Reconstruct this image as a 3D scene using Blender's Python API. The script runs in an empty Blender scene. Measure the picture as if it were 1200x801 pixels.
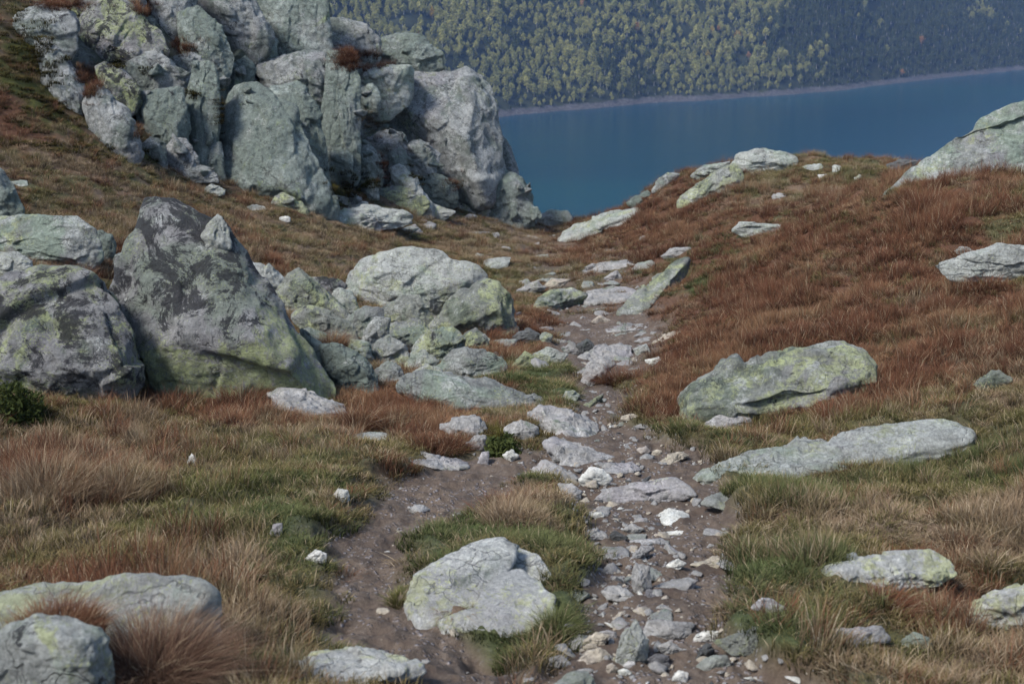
import bpy, bmesh, math, random
import numpy as np
from mathutils import Vector, Matrix
from mathutils.bvhtree import BVHTree

random.seed(7)
rng = np.random.default_rng(7)
scene = bpy.context.scene
COL = scene.collection

# ------------------------------------------------------------------ camera model
W0, H0, F0 = 1200.0, 801.0, 1666.7
PITCH = math.radians(15.0)
CP, SP = math.cos(PITCH), math.sin(PITCH)
def ray(u, v):
    """image point -> (s, k): x = s*Y, z = k*Y at forward distance Y (camera at the origin)"""
    a = (np.asarray(u, float) - 600.0) / F0
    b = -(np.asarray(v, float) - 400.5) / F0
    d = CP + b * SP
    return a / d, (-SP + b * CP) / d
def project(x, y, z):
    f = y * CP - z * SP
    up = y * SP + z * CP
    f = np.maximum(f, 1e-3)
    return 600.0 + F0 * x / f, 400.5 - F0 * up / f
def at(u, v, Y):
    s, k = ray(u, v)
    return np.array([s * Y, Y, k * Y])

# ------------------------------------------------------------------ noise
def _hash(ix, iy, iz, seed):
    h = (ix * 374761393 + iy * 668265263 + iz * 2147483647 + seed * 1274126177) & 0xFFFFFFFF
    h = ((h ^ (h >> 13)) * 1274126177) & 0xFFFFFFFF
    h = ((h ^ (h >> 16)) * 2246822519) & 0xFFFFFFFF
    return (h ^ (h >> 15)) & 0xFFFFFFFF
_G = np.random.default_rng(3).normal(size=(256, 3)); _G /= np.linalg.norm(_G, axis=1)[:, None]
def perlin(p, seed=0):
    p = np.asarray(p, float)
    i = np.floor(p).astype(np.int64); f = p - i
    w = f * f * f * (f * (f * 6 - 15) + 10)
    out = np.zeros(len(p))
    for dx in (0, 1):
        for dy in (0, 1):
            for dz in (0, 1):
                g = _G[_hash(i[:, 0] + dx, i[:, 1] + dy, i[:, 2] + dz, seed) & 255]
                d = f - np.array([dx, dy, dz])
                wt = (w[:, 0] if dx else 1 - w[:, 0]) * (w[:, 1] if dy else 1 - w[:, 1]) * (w[:, 2] if dz else 1 - w[:, 2])
                out += wt * (g * d).sum(1)
    return out * 1.6
def fbm(p, octaves=4, seed=0, gain=0.5, ridged=False):
    a, out, q = 1.0, 0.0, np.array(p, float)
    for o in range(octaves):
        n = perlin(q, seed + o * 17)
        out = out + a * ((1 - 2 * np.abs(n)) if ridged else n)
        q = q * 2.03 + 11.7; a *= gain
    return out
def sstep(a, b, x):
    t = np.clip((x - a) / (b - a), 0, 1); return t * t * (3 - 2 * t)

# ------------------------------------------------------------------ object helpers
def mesh_obj(name, verts, faces, mat=None, smooth=True, link=True, loc=(0, 0, 0)):
    me = bpy.data.meshes.new(name)
    verts = np.asarray(verts, np.float32)
    if isinstance(faces, np.ndarray):
        nf, k = faces.shape
        me.vertices.add(len(verts)); me.vertices.foreach_set('co', verts.ravel())
        me.loops.add(nf * k); me.loops.foreach_set('vertex_index', faces.astype(np.int32).ravel())
        me.polygons.add(nf)
        me.polygons.foreach_set('loop_start', np.arange(0, nf * k, k, dtype=np.int32))
        me.polygons.foreach_set('loop_total', np.full(nf, k, np.int32))
        me.update(calc_edges=True); me.validate()
    else:
        me.from_pydata([tuple(v) for v in verts], [], faces); me.update()
    if smooth:
        me.polygons.foreach_set('use_smooth', np.ones(len(me.polygons), bool))
    if mat: me.materials.append(mat)
    o = bpy.data.objects.new(name, me); o.location = loc
    if link: COL.objects.link(o)
    return o
def tag(o, label=None, cat=None, group=None, kind=None):
    if label: o['label'] = label
    if cat: o['category'] = cat
    if group: o['group'] = group
    if kind: o['kind'] = kind
    return o
def vattr(o, name, arr):
    a = o.data.attributes.new(name, 'FLOAT', 'POINT'); a.data.foreach_set('value', np.asarray(arr, np.float32))
def grid_faces(nr, nc):
    i = np.arange(nr * nc).reshape(nr, nc)
    return np.stack([i[:-1, :-1].ravel(), i[:-1, 1:].ravel(), i[1:, 1:].ravel(), i[1:, :-1].ravel()], 1)

# ------------------------------------------------------------------ node helpers
class NT:
    def __init__(self, name):
        self.m = bpy.data.materials.new(name); self.m.use_nodes = True
        self.t = self.m.node_tree; self.t.nodes.clear()
        self.out = self.t.nodes.new('ShaderNodeOutputMaterial')
    def n(self, typ, **kw):
        nd = self.t.nodes.new('ShaderNode' + typ)
        for k, v in kw.items():
            if k.startswith('i_'): 
                key = k[2:].replace('_', ' ')
                self.sock(nd.inputs, key, v)
            else: setattr(nd, k, v)
        return nd
    def sock(self, ins, key, v):
        s = ins[int(key)] if key.isdigit() else ins[key]
        if isinstance(v, bpy.types.NodeSocket): self.t.links.new(v, s)
        elif isinstance(v, bpy.types.Node): self.t.links.new(v.outputs[0], s)
        else: s.default_value = v
    def math(self, op, a, b=0.0, c=0.0, clamp=False):
        nd = self.n('Math', operation=op, use_clamp=clamp)
        self.sock(nd.inputs, '0', a); self.sock(nd.inputs, '1', b); self.sock(nd.inputs, '2', c)
        return nd.outputs[0]
    def mix(self, fac, a, b, blend='MIX'):
        nd = self.n('Mix', data_type='RGBA', blend_type=blend, clamp_factor=True)
        self.sock(nd.inputs, '0', fac)
        for s, v in ((nd.inputs[6], a), (nd.inputs[7], b)):
            if isinstance(v, bpy.types.NodeSocket): self.t.links.new(v, s)
            else: s.default_value = (*v, 1.0) if len(v) == 3 else v
        return nd.outputs[2]
    def noise(self, vec, scale, detail=6, rough=0.6, dist=0.0, out=0):
        nd = self.n('TexNoise', i_Vector=vec, i_Scale=scale, i_Detail=detail, i_Roughness=rough, i_Distortion=dist)
        return nd.outputs[out]
    def smooth(self, x, lo, hi):
        nd = self.n('MapRange', interpolation_type='SMOOTHSTEP')
        self.sock(nd.inputs, 'Value', x); nd.inputs['From Min'].default_value = lo; nd.inputs['From Max'].default_value = hi
        return nd.outputs[0]
    def ramp(self, x, stops):
        nd = self.n('ValToRGB'); self.t.links.new(x, nd.inputs[0]); e = nd.color_ramp.elements
        while len(e) < len(stops): e.new(0.5)
        for el, (p, c) in zip(e, stops): el.position = p; el.color = (*c, 1)
        return nd.outputs[0]
    def attr(self, name, typ='GEOMETRY', out='Fac'):
        return self.n('Attribute', attribute_name=name, attribute_type=typ).outputs[out]
    def finish(self, shader):
        self.t.links.new(shader, self.out.inputs['Surface']); return self.m
def srgb(r, g, b):
    return tuple((c / 255 / 12.92) if c <= 10 else ((c / 255 + 0.055) / 1.055) ** 2.4 for c in (r, g, b))

# ------------------------------------------------------------------ rock material
def rock_material(name, dark=(0.10, 0.11, 0.115), light=(0.30, 0.30, 0.31), lichen=0.5, black=0.3, white=0.3, algae=0.3,
                  lcol=(0.35, 0.37, 0.22), sc=1.0, bump=0.8, acol=(0.10, 0.125, 0.095), wcol=(0.50, 0.51, 0.51), lum=1.0, fract=.47, zsplit=None):
    N = NT(name)
    tc = N.n('TexCoord'); oi = N.n('ObjectInfo')
    off = N.n('VectorMath', operation='SCALE'); off.inputs[0].default_value = (91.0, 47.0, 133.0); N.t.links.new(oi.outputs['Random'], off.inputs['Scale'])
    base = N.n('VectorMath', operation='ADD'); N.t.links.new(tc.outputs['Object'], base.inputs[0]); N.t.links.new(off.outputs[0], base.inputs[1])
    scl = N.n('VectorMath', operation='SCALE'); N.t.links.new(base.outputs[0], scl.inputs[0]); scl.inputs['Scale'].default_value = sc
    P = scl.outputs[0]
    n1 = N.noise(P, 1.6, 10, 0.68, 0.3)
    n2 = N.noise(P, 9.0, 8, 0.7)
    tone = N.math('ADD', N.math('MULTIPLY', n1, 0.62), N.math('MULTIPLY', n2, 0.38))
    mid = tuple((a + b) / 2 for a, b in zip(dark, light))
    col = N.ramp(tone, [(0.34, dark), (0.5, mid), (0.64, light)])
    # faint purple-pink weathering
    col = N.mix(N.math('MULTIPLY', N.smooth(N.noise(P, 0.9, 5, 0.6), 0.5, 0.68), 0.35), col, tuple(c * lum for c in (0.27, 0.24, 0.285)))
    # grey-green algae film in broad patches
    am = N.smooth(N.noise(P, 1.15, 8, 0.66, 0.5), 0.62 - 0.28 * algae, 0.70 - 0.22 * algae)
    ac = N.mix(n2, tuple(c * 0.7 for c in acol), tuple(c * 1.4 for c in acol))
    col = N.mix(N.math('MULTIPLY', am, 0.85), col, ac)
    # white crustose lichen
    wm = N.smooth(N.noise(P, 2.1, 11, 0.72, 0.4), 0.66 - 0.25 * white, 0.72 - 0.2 * white)
    wm = N.math('MULTIPLY', wm, N.smooth(N.noise(P, 22, 4, 0.7), 0.3, 0.6))
    col = N.mix(N.math('MULTIPLY', wm, 0.8), col, N.mix(n2, tuple(c * .8 for c in wcol), tuple(min(c * 1.12, .8) for c in wcol)))
    # yellow-green map lichen
    ln_, bn_ = N.noise(P, 1.5, 13, 0.76, 0.5), N.noise(P, 3.0, 12, 0.8, 0.5)
    if zsplit:
        sz_ = N.n('SeparateXYZ'); N.t.links.new(tc.outputs['Object'], sz_.inputs[0])
        up_ = N.smooth(N.math('ADD', sz_.outputs['Z'], N.math('MULTIPLY', N.noise(P, 1.0, 4, .6), .8)), zsplit, zsplit + .7)
        ln_ = N.math('ADD', ln_, N.math('MULTIPLY_ADD', up_, -.24, .10)); bn_ = N.math('ADD', bn_, N.math('MULTIPLY_ADD', up_, .15, -.09))
    lm = N.smooth(ln_, 0.67 - 0.28 * lichen, 0.72 - 0.27 * lichen)
    lm = N.math('MULTIPLY', lm, N.smooth(N.noise(P, 19, 8, 0.8), 0.40, 0.50))
    vl = N.n('TexVoronoi', i_Scale=9.0); wv = N.n('VectorMath', operation='ADD'); N.t.links.new(P, wv.inputs[0]); wn2 = N.n('TexNoise', i_Scale=14.0, i_Detail=4.0); N.t.links.new(P, wn2.inputs['Vector']); N.t.links.new(wn2.outputs['Color'], wv.inputs[1]); N.t.links.new(wv.outputs[0], vl.inputs['Vector'])
    ros = N.math('MULTIPLY', N.smooth(vl.outputs['Distance'], .34, .28), N.smooth(N.noise(P, 2.6, 4, .6), .62 - .2 * lichen, .68 - .2 * lichen))
    lm = N.math('MAXIMUM', lm, ros)
    lc = N.mix(N.smooth(N.noise(P, 5, 4, 0.6), .35, .65), tuple(c * .8 for c in lcol), (lcol[0] * 1.2, lcol[1] * 1.22, lcol[2] * 1.05))
    col = N.mix(N.math('MULTIPLY', lm, 0.75), col, lc)
    # black tar lichen, blotchy
    bm = N.smooth(bn_, 0.69 - 0.22 * black, 0.72 - 0.2 * black)
    bm2 = N.smooth(N.noise(P, 14, 8, 0.75, 0.2), 0.70 - 0.13 * black, 0.74 - 0.12 * black)
    bmm = N.math('MAXIMUM', bm, N.math('MULTIPLY', bm2, 0.85))
    col = N.mix(N.math('MULTIPLY', bmm, 0.9), col, (0.028, 0.028, 0.034))
    # thin cracks
    warp = N.n('VectorMath', operation='ADD'); N.t.links.new(P, warp.inputs[0])
    wn = N.n('TexNoise', i_Scale=2.2, i_Detail=5.0); N.t.links.new(P, wn.inputs['Vector'])
    N.t.links.new(wn.outputs['Color'], warp.inputs[1])
    vor = N.n('TexVoronoi', feature='DISTANCE_TO_EDGE', i_Scale=1.3); N.t.links.new(warp.outputs[0], vor.inputs['Vector'])
    crack = N.smooth(vor.outputs['Distance'], 0.0, 0.014)
    crk = N.math('MAXIMUM', crack, N.smooth(N.noise(P, 1.4, 3, 0.5), 0.36, 0.42))
    col = N.mix(N.math('ADD', .45, N.math('MULTIPLY', crk, .55)), (0.05, 0.05, 0.048), col)
    n3 = N.noise(P, 44, 6, 0.8); n4 = N.noise(P, 12, 9, 0.78)
    sp = N.math('MULTIPLY', N.math('ADD', .12, N.math('MULTIPLY', n3, 1.76)), N.math('ADD', .12, N.math('MULTIPLY', n4, 1.76)))
    cc = N.n('CombineColor'); N.t.links.new(sp, cc.inputs[0]); N.t.links.new(sp, cc.inputs[1]); N.t.links.new(N.math('MULTIPLY', sp, .93), cc.inputs[2])
    col = N.mix(1.0, col, cc.outputs[0], 'MULTIPLY')
    v2 = N.n('TexVoronoi', feature='DISTANCE_TO_EDGE', i_Scale=4.6); N.t.links.new(warp.outputs[0], v2.inputs['Vector'])
    c2 = N.math('MULTIPLY', N.smooth(v2.outputs['Distance'], .035, 0), N.smooth(N.noise(P, 3.1, 5, .6), fract, fract + .09))
    col = N.mix(N.math('MULTIPLY', c2, .6), col, (.05, .05, .05))
    pits = N.smooth(N.noise(P, 26, 5, .7, .3), .34, .27)
    col = N.mix(N.math('MULTIPLY', pits, .6), col, (.035, .035, .036))
    if lum != 1.0:
        col = N.mix(1.0, col, (lum, lum, lum), 'MULTIPLY')
    b1 = N.noise(P, 6.5, 14, 0.78, 0.4)
    b2 = N.noise(P, 30, 8, 0.8)
    hgt = N.math('ADD', N.math('MULTIPLY', b1, 1.0), N.math('MULTIPLY', b2, 0.4))
    hgt = N.math('ADD', hgt, N.math('MULTIPLY', crk, 0.2))
    hgt = N.math('SUBTRACT', hgt, N.math('MULTIPLY', c2, 0.18))
    hgt = N.math('SUBTRACT', hgt, N.math('MULTIPLY', pits, 0.12))
    bp = N.n('Bump', i_Strength=bump, i_Distance=0.22 / sc); N.t.links.new(hgt, bp.inputs['Height'])
    bs = N.n('BsdfPrincipled'); N.t.links.new(col, bs.inputs['Base Color']); bs.inputs['Roughness'].default_value = 0.88
    bs.inputs['Specular IOR Level'].default_value = 0.25
    N.t.links.new(bp.outputs[0], bs.inputs['Normal'])
    return N.finish(bs.outputs[0])

RM = {
 'g': rock_material('lichen_granite', dark=(0.125, 0.133, 0.133), light=(0.399, 0.407, 0.399), lichen=0.45, black=0.42, white=0.6, algae=0.6, acol=(.235,.285,.235)),
 'y': rock_material('yellow_lichen_granite', dark=(0.120, 0.128, 0.120), light=(0.382, 0.389, 0.362), lichen=0.62, black=0.45, white=0.5, algae=0.5, acol=(.13,.155,.12), lcol=(0.39, 0.415, 0.25)),
 'w': rock_material('pale_lichen_granite', dark=(0.213, 0.220, 0.215), light=(0.539, 0.547, 0.524), lichen=0.5, black=0.36, white=0.85, algae=0.45, acol=(.29,.335,.28), lcol=(.37, .385, .26), wcol=(0.482, 0.493, 0.482)),
 'b': rock_material('black_lichen_granite', dark=(0.125, 0.125, 0.132), light=(0.390, 0.382, 0.389), lichen=0.62, black=0.85, white=0.35, algae=0.35, lcol=(.31, .34, .18)),
 'q': rock_material('pyramid_lichen_granite',  dark=(0.125, 0.125, 0.132), light=(0.390, 0.382, 0.389), lichen=0.66, black=0.68, white=0.35, algae=0.55, acol=(.185,.21,.18), lcol=(.31, .34, .18), zsplit=1.25),
 'd': rock_material('weathered_cliff_stone', fract=.38, dark=(0.127, 0.151, 0.141), light=(0.391, 0.434, 0.409), lichen=0.3, black=0.35, white=0.4, algae=0.75, sc=0.75,
                    lcol=(0.22, 0.26, 0.15), acol=(0.155, 0.185, 0.168), wcol=(0.420, 0.431, 0.431)),
 'c': rock_material('pale_cliff_stone', fract=.38, dark=(0.155, 0.162, 0.168), light=(0.463, 0.471, 0.474), lichen=0.3, black=0.52, white=0.65, algae=0.5, acol=(.14,.165,.15), sc=0.75, lcol=(0.24, 0.27, 0.17), wcol=(0.423, 0.433, 0.444)),
 'p': rock_material('grey_path_stone', dark=(0.141, 0.139, 0.140), light=(0.330, 0.317, 0.317), lichen=0.12, black=0.15, white=0.4, algae=0.1, sc=1.6, bump=0.5, wcol=(0.380, 0.375, 0.385)),
 'k': rock_material('dark_path_stone', dark=(0.059, 0.062, 0.067), light=(0.176, 0.179, 0.184), lichen=0.0, black=0.15, white=0.1, algae=0.1, sc=1.6),
 'h': rock_material('white_path_stone', dark=(0.294, 0.294, 0.284), light=(0.565, 0.552, 0.528), lichen=0.05, black=0.05, white=0.4, algae=0.0, sc=1.8, bump=0.4),
 'o': rock_material('ochre_path_stone', dark=(0.176, 0.153, 0.128), light=(0.400, 0.353, 0.295), lichen=0.05, black=0.05, white=0.3, algae=0.0, sc=1.8, bump=0.4, wcol=(0.400, 0.370, 0.340)),
 'i': rock_material('cream_lichen_stone', dark=(.38, .38, .385), light=(.62, .62, .615), lichen=.62, black=.12, white=.75, algae=.05, lcol=(.50, .51, .31), wcol=(.66, .66, .64)),
}
# ------------------------------------------------------------------ terrain height
def base_z(Y):
    k = 1.6
    sm = -np.log(np.exp(-k * np.minimum(Y, 60)) + np.exp(-k * 18.5)) / k      # smooth min(Y, 18.5)
    return -1.7 - 0.105 * Y - 0.071 * sm
_CP = []
def cpt(u, v, Y):
    s, k = ray(u, v); _CP.append((float(s), float(Y), float(k * Y)))
for u, v, Y in [
    (650, 801, 4.6), (650, 600, 7.6), (650, 460, 13.0), (650, 400, 18.0), (650, 350, 23), (650, 300, 30.3), (640, 258, 41),
    (0, 801, 4.6), (0, 600, 7.5), (0, 460, 12.0), (0, 300, 18), (0, 230, 21), (0, 170, 24), (0, 100, 25.5), (0, 40, 27.5),
    (130, 172, 26), (260, 213, 28.5), (390, 232, 31), (480, 243, 34), (560, 250, 37), (150, 230, 23.5), (250, 250, 25), (300, 300, 21.5), (400, 290, 25.5),
    (200, 460, 12.7), (400, 470, 12.6), (300, 600, 7.7), (450, 330, 23.5), (400, 600, 7.7), (500, 460, 13.2),
    (850, 801, 4.7), (1000, 801, 4.8), (1200, 801, 4.9), (850, 600, 7.6), (1000, 620, 7.0), (1200, 620, 6.7), (1000, 520, 9.4), (1200, 500, 9.2),
    (820, 480, 11.6), (1000, 440, 11.8), (1200, 400, 11.8), (900, 400, 14.6), (1050, 320, 15.8), (1200, 300, 14.8), (1200, 215, 18.8), (1060, 225, 19.6),
    (1120, 215, 19.2), (800, 380, 18.2), (800, 320, 23.5), (850, 260, 27), (950, 240, 26.5), (780, 212, 37), (900, 190, 35), (980, 186, 34), (1035, 190, 34),
    (720, 260, 37), (690, 290, 31.5), (740, 430, 15.6), (750, 520, 9.7)]:
    cpt(u, v, Y)
for s, Y, z in [(0.37, 26, -4.3), (0.5, 20, -2.6), (0.5, 12, -2.6), (0.37, 36, -5.6), (-0.5, 26, -1.2), (-0.5, 14, -3.6), (-0.37, 34, 0.2), (-0.2, 36, -2.0), (-.1, 40, -5.0),
                (0, 2, -2.05), (-0.4, 2, -2.05), (0.4, 2, -2.05), (0, 60, -9), (0.4, 60, -8), (-0.4, 60, -3), (-.5, 6, -2.9), (.5, 6, -2.6)]:
    _CP.append((s, Y, z))
_CP = np.array(_CP)
_X = np.stack([3.2 * _CP[:, 0], np.log(_CP[:, 1])], 1)
_V = (_CP[:, 2] - base_z(_CP[:, 1])) / _CP[:, 1] ** 0.5
def _tps(r2): return 0.5 * r2 * np.log(r2 + 1e-12)
_n = len(_X)
_K = _tps(((_X[:, None] - _X[None]) ** 2).sum(-1)) + np.eye(_n) * 0.002
_Pm = np.hstack([np.ones((_n, 1)), _X])
_A = np.vstack([np.hstack([_K, _Pm]), np.hstack([_Pm.T, np.zeros((3, 3))])])
_w = np.linalg.solve(_A, np.concatenate([_V, np.zeros(3)]))
def smooth_h(x, y):
    s = np.clip(x / y, -0.55, 0.55); Y = np.clip(y, 1.6, 60)
    q = np.stack([3.2 * s, np.log(Y)], 1)
    out = np.empty(len(q))
    for i in range(0, len(q), 60000):
        qq = q[i:i + 60000]
        out[i:i + 60000] = _tps(((qq[:, None] - _X[None]) ** 2).sum(-1)) @ _w[:_n] + np.hstack([np.ones((len(qq), 1)), qq]) @ _w[_n:]
    z = base_z(np.minimum(y, 60)) + out * Y ** 0.5
    crest = np.interp(s, [-0.55, -0.1, 0.0, 0.08, 0.2, 0.3, 0.55], [38, 42, 44.5, 41, 38.5, 38, 36])
    drop = np.interp(s, [-0.55, -0.1, 0.02, 0.1, 0.3, 0.55], [2.0, -4.5, -7.0, -5.0, -4.2, -3.5]) - 0.62 * (y - crest)
    k = 1.1
    m = np.minimum(z, drop)
    return m - np.log(np.exp(-k * (z - m)) + np.exp(-k * (drop - m))) / k

# ------------------------------------------------------------------ fan grid (apex under the camera)
_sc = np.concatenate([np.linspace(-3.2, -0.62, 26)[:-1], np.linspace(-0.62, -0.42, 30)[:-1], np.linspace(-0.42, 0.42, 620), np.linspace(0.42, 0.62, 30)[1:], np.linspace(0.62, 3.2, 26)[1:]])
_tt = np.concatenate([np.linspace(math.log(0.7), math.log(3.2), 60)[:-1], np.linspace(math.log(3.2), math.log(48), 760), np.linspace(math.log(48), math.log(300), 70)[1:]])
NR, NC = len(_tt), len(_sc)
SS, TT = np.meshgrid(_sc, _tt)
YY = np.exp(TT); XX = SS * YY
ZS = smooth_h(XX.ravel(), YY.ravel()).reshape(NR, NC)

def ground_Y_on(Z, u, v):
    """first forward distance where the view ray of an image point meets the ground"""
    s, k = ray(u, v)
    j = np.clip(np.interp(s, _sc, np.arange(NC)), 0, NC - 1.001); j0 = int(j); fj = j - j0
    col = Z[:, j0] * (1 - fj) + Z[:, j0 + 1] * fj
    Y = np.exp(_tt); diff = col - k * Y
    ok = np.where((diff[1:] >= 0) & (diff[:-1] < 0) & (Y[1:] > 2.4))[0]
    if len(ok) == 0: return None
    i = ok[0]; t = diff[i] / (diff[i] - diff[i + 1])
    return float(Y[i] + (Y[i + 1] - Y[i]) * t)

# ------------------------------------------------------------------ paths (rows of image edges unprojected on the ground)
def make_path(rows):
    out = []
    for v, uL, uR in rows:
        yl, yr = ground_Y_on(ZS, uL, v), ground_Y_on(ZS, uR, v)
        if yl is None or yr is None: continue
        sl, _ = ray(uL, v); sr, _ = ray(uR, v)
        out.append((math.log((yl + yr) / 2), float(sl), float(sr)))
    out.sort(); return np.array(out)
PATHS = [make_path([(1000, 600, 1010), (830, 620, 990), (801, 628, 970), (770, 640, 900), (740, 655, 850), (700, 690, 870), (660, 698, 872), (620, 692, 868), (590, 672, 855), (560, 655, 850), (540, 640, 845), (520, 632, 815), (500, 640, 770),
                    (480, 668, 735), (450, 672, 745), (425, 660, 765), (400, 640, 775), (380, 650, 778), (350, 635, 770), (330, 625, 755), (310, 620, 745), (285, 600, 720), (265, 575, 690), (255, 570, 670)]),
         make_path([(1000, 470, 590), (830, 480, 600), (801, 480, 600), (770, 420, 600), (740, 385, 590), (700, 372, 490), (660, 378, 485), (630, 385, 500), (600, 405, 545), (575, 430, 585), (555, 450, 640), (535, 500, 660), (518, 560, 660)])]
def path_mask(x, y, wob=None):
    s = x / y; t = np.log(y); m = np.zeros(len(s))
    if wob is None:
        wob = fbm(np.stack([x * 1.3, y * 1.3, 0 * x], 1), 4, 5)
    for p in PATHS:
        l = np.interp(t, p[:, 0], p[:, 1]); r = np.interp(t, p[:, 0], p[:, 2])
        inside = np.minimum(s - l, r - s) + wob * (0.018 if len(p) > 14 else .028) + (0.002 if len(p) > 14 else .004)
        w = 0.010 if len(p) > 14 else .018
        mm = sstep(-w, w, inside)
        mm *= sstep(p[0, 0] - 0.03, p[0, 0] + 0.03, t) * (1 - sstep(p[-1, 0] - 0.03, p[-1, 0] + 0.05, t))
        mm *= 1 - sstep(math.log(19), math.log(29), t) * (.35 + .5 * sstep(-.25, .35, wob))
        m = np.maximum(m, mm)
    return m

# ------------------------------------------------------------------ vegetation zones: red, tan, olive, green, moss
ZT = 'RTOGM'
ZONES = [
 (150,215,230,45,'R',.3),(150,215,260,60,'T',.55),(200,230,200,40,'O',.3),(60,215,60,14,'O',.5),(60,243,40,14,'O',.6),(150,176,60,16,'M',1.0),(40,110,60,50,'M',1.0),(10,135,50,30,'R',1.2),(60,60,60,50,'M',.8),
 (100,92,25,18,'R',1.2),(330,285,190,28,'T',.75),(250,265,60,22,'R',.5),(400,275,90,18,'O',.45),(350,300,60,14,'R',.7),(640,285,70,30,'T',.7),(680,330,60,15,'O',.5),(590,325,60,8,'O',.8),
 (1010,340,230,100,'R',1.5),(790,245,75,40,'R',1.3),(690,290,45,22,'R',1.0),(740,270,60,25,'R',.9),(900,228,110,22,'T',.7),(960,205,120,16,'O',1.0),(910,208,50,10,'O',.9),(862,286,36,9,'G',1.6),(800,320,38,18,'G',1.8),
 (1105,250,90,40,'R',1.4),(1185,255,30,30,'O',1.1),(980,260,80,15,'O',.6),(850,385,90,50,'R',1.2),(650,375,50,14,'R',.8),(580,392,50,18,'R',1.1),(690,378,25,20,'R',1.0),
 (1130,390,100,45,'R',.8),(1150,400,100,45,'T',.6),(1050,395,40,20,'O',.9),(1010,462,90,18,'R',1.0),(920,490,120,22,'O',1.0),(1010,500,150,30,'O',.9),(1150,480,90,30,'O',.7),(1160,470,60,30,'T',.5),
 (930,570,90,22,'G',1.3),(1080,570,110,35,'O',1.2),(1080,555,90,25,'G',.9),(1160,540,60,22,'G',.9),(1080,625,160,26,'T',1.1),(1170,620,60,40,'T',.8),(900,610,60,40,'O',.8),(910,660,60,30,'G',.9),(880,690,40,40,'G',.8),
 (1080,700,70,28,'R',1.1),(1020,710,70,40,'O',.9),(980,715,90,40,'G',.7),(1150,770,80,40,'T',1.0),(1070,770,60,30,'O',1.0),(1060,690,40,14,'T',.8),(930,720,30,20,'G',1.2),
 (70,555,120,45,'T',1.5),(70,570,130,40,'R',.8),(230,470,90,22,'R',.9),(290,480,90,22,'R',1.0),(280,465,40,20,'R',1.2),(160,470,70,20,'O',1.0),(70,490,60,25,'M',.6),(360,500,70,25,'T',.7),(430,480,60,30,'R',1.2),(430,520,60,20,'O',.6),
 (250,530,110,25,'O',.9),(180,610,180,45,'O',1.2),(60,650,90,40,'O',1.0),(310,560,90,30,'O',.9),(370,560,60,30,'G',.8),(340,610,50,50,'G',1.1),(370,660,30,50,'G',.9),(300,685,60,30,'T',1.2),(310,735,60,30,'T',.9),(350,700,50,40,'O',.8),
 (310,780,40,20,'G',1.1),(400,752,40,14,'G',1.8),(270,690,30,20,'T',.7),(510,505,50,28,'R',1.2),(480,470,50,15,'R',.7),(450,425,40,30,'T',.7),(440,430,30,16,'O',.6),(640,442,55,22,'G',1.5),(560,560,70,15,'G',.8),(470,575,50,12,'O',.7),
 (600,585,62,16,'R',1.0),(610,590,50,16,'T',1.2),(540,590,40,14,'T',.7),(560,625,90,20,'G',1.2),(520,650,50,30,'G',.9),(670,660,30,60,'G',1.5),(655,615,22,24,'O',1.0),(680,600,20,20,'O',.9),(610,750,50,40,'G',1.5),(470,685,18,10,'O',1.3),
 (600,540,45,18,'O',.8),(595,515,30,16,'M',1.0),(690,470,35,12,'G',1.2),(740,525,30,25,'O',1.2),(800,510,60,12,'G',.9),(780,455,30,50,'R',1.2),(770,475,25,25,'O',.8),(840,775,60,25,'G',.9),(830,730,30,15,'O',.5),(620,790,40,20,'G',1.2),
 (380,440,30,14,'R',1.1),(120,305,60,12,'R',1.5),(390,385,30,14,'R',1.6),(530,355,30,10,'R',1.6),(420,70,30,10,'R',1.6),(405,220,30,14,'M',1.4),(560,210,30,14,'M',.6),(100,735,120,45,'R',1.6)]
def zones(x, y, z):
    u, v = project(x, y, z)
    wob = fbm(np.stack([x * 0.9, y * 0.9, 0 * x + 3.3], 1), 4, 31)
    wob2 = fbm(np.stack([x * 0.9, y * 0.9, 0 * x + 9.3], 1), 4, 37)
    sc = np.zeros((5, len(x))); sc[2] = 0.34; sc[1] = 0.24; sc[0] = 0.10
    uu = u + wob * 26; vv = v + wob2 * 13
    for (cu, cv, ru, rv, t, wgt) in ZONES:
        sc[ZT.index(t)] += wgt * np.exp(-(((uu - cu) / ru) ** 2 + ((vv - cv) / rv) ** 2))
    for i in range(5):
        sc[i] *= np.exp(1.5 * fbm(np.stack([x * 1.3 + 7 * i, y * 1.7, 0 * x + i], 1), 3, 50 + i))
    sc = sc ** 1.6
    return sc / sc.sum(0)

# ------------------------------------------------------------------ final ground sheet
_x, _y = XX.ravel(), YY.ravel()
near = _y < 60
PM = np.zeros(len(_x)); PM[near] = path_mask(_x[near], _y[near])
P3 = np.stack([_x, _y, 0 * _x], 1)
hum = (0.11 + .09 * sstep(.06, .2, _x / _y)) * fbm(P3 * 0.55, 3, 71) + 0.065 * fbm(P3 * 1.9, 3, 72)
fine = 0.018 * fbm(P3 * 7, 3, 73)
stony = 0.028 * fbm(P3 * 4.0, 4, 74, ridged=True)
far = sstep(70, 140, _y)
ZG = ZS.ravel() + hum * (1 - 0.65 * PM) + fine + stony * PM - 0.11 * PM
_yi = ground_Y_on(ZS, 580, 735); _xi = float(ray(580, 735)[0]) * _yi
ZG = ZG - .10 * np.exp(-(((_x - _xi) / .24) ** 2 + ((_y - _yi) / .28) ** 2))      # the turf dips round the cream rock
ZG = ZG + far * 4 * fbm(P3 * 0.03, 4, 75)
ZG = np.maximum(ZG, -105.6)
ZF = ZG.reshape(NR, NC)
def ground_Y(u, v): return ground_Y_on(ZF, u, v)
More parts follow.
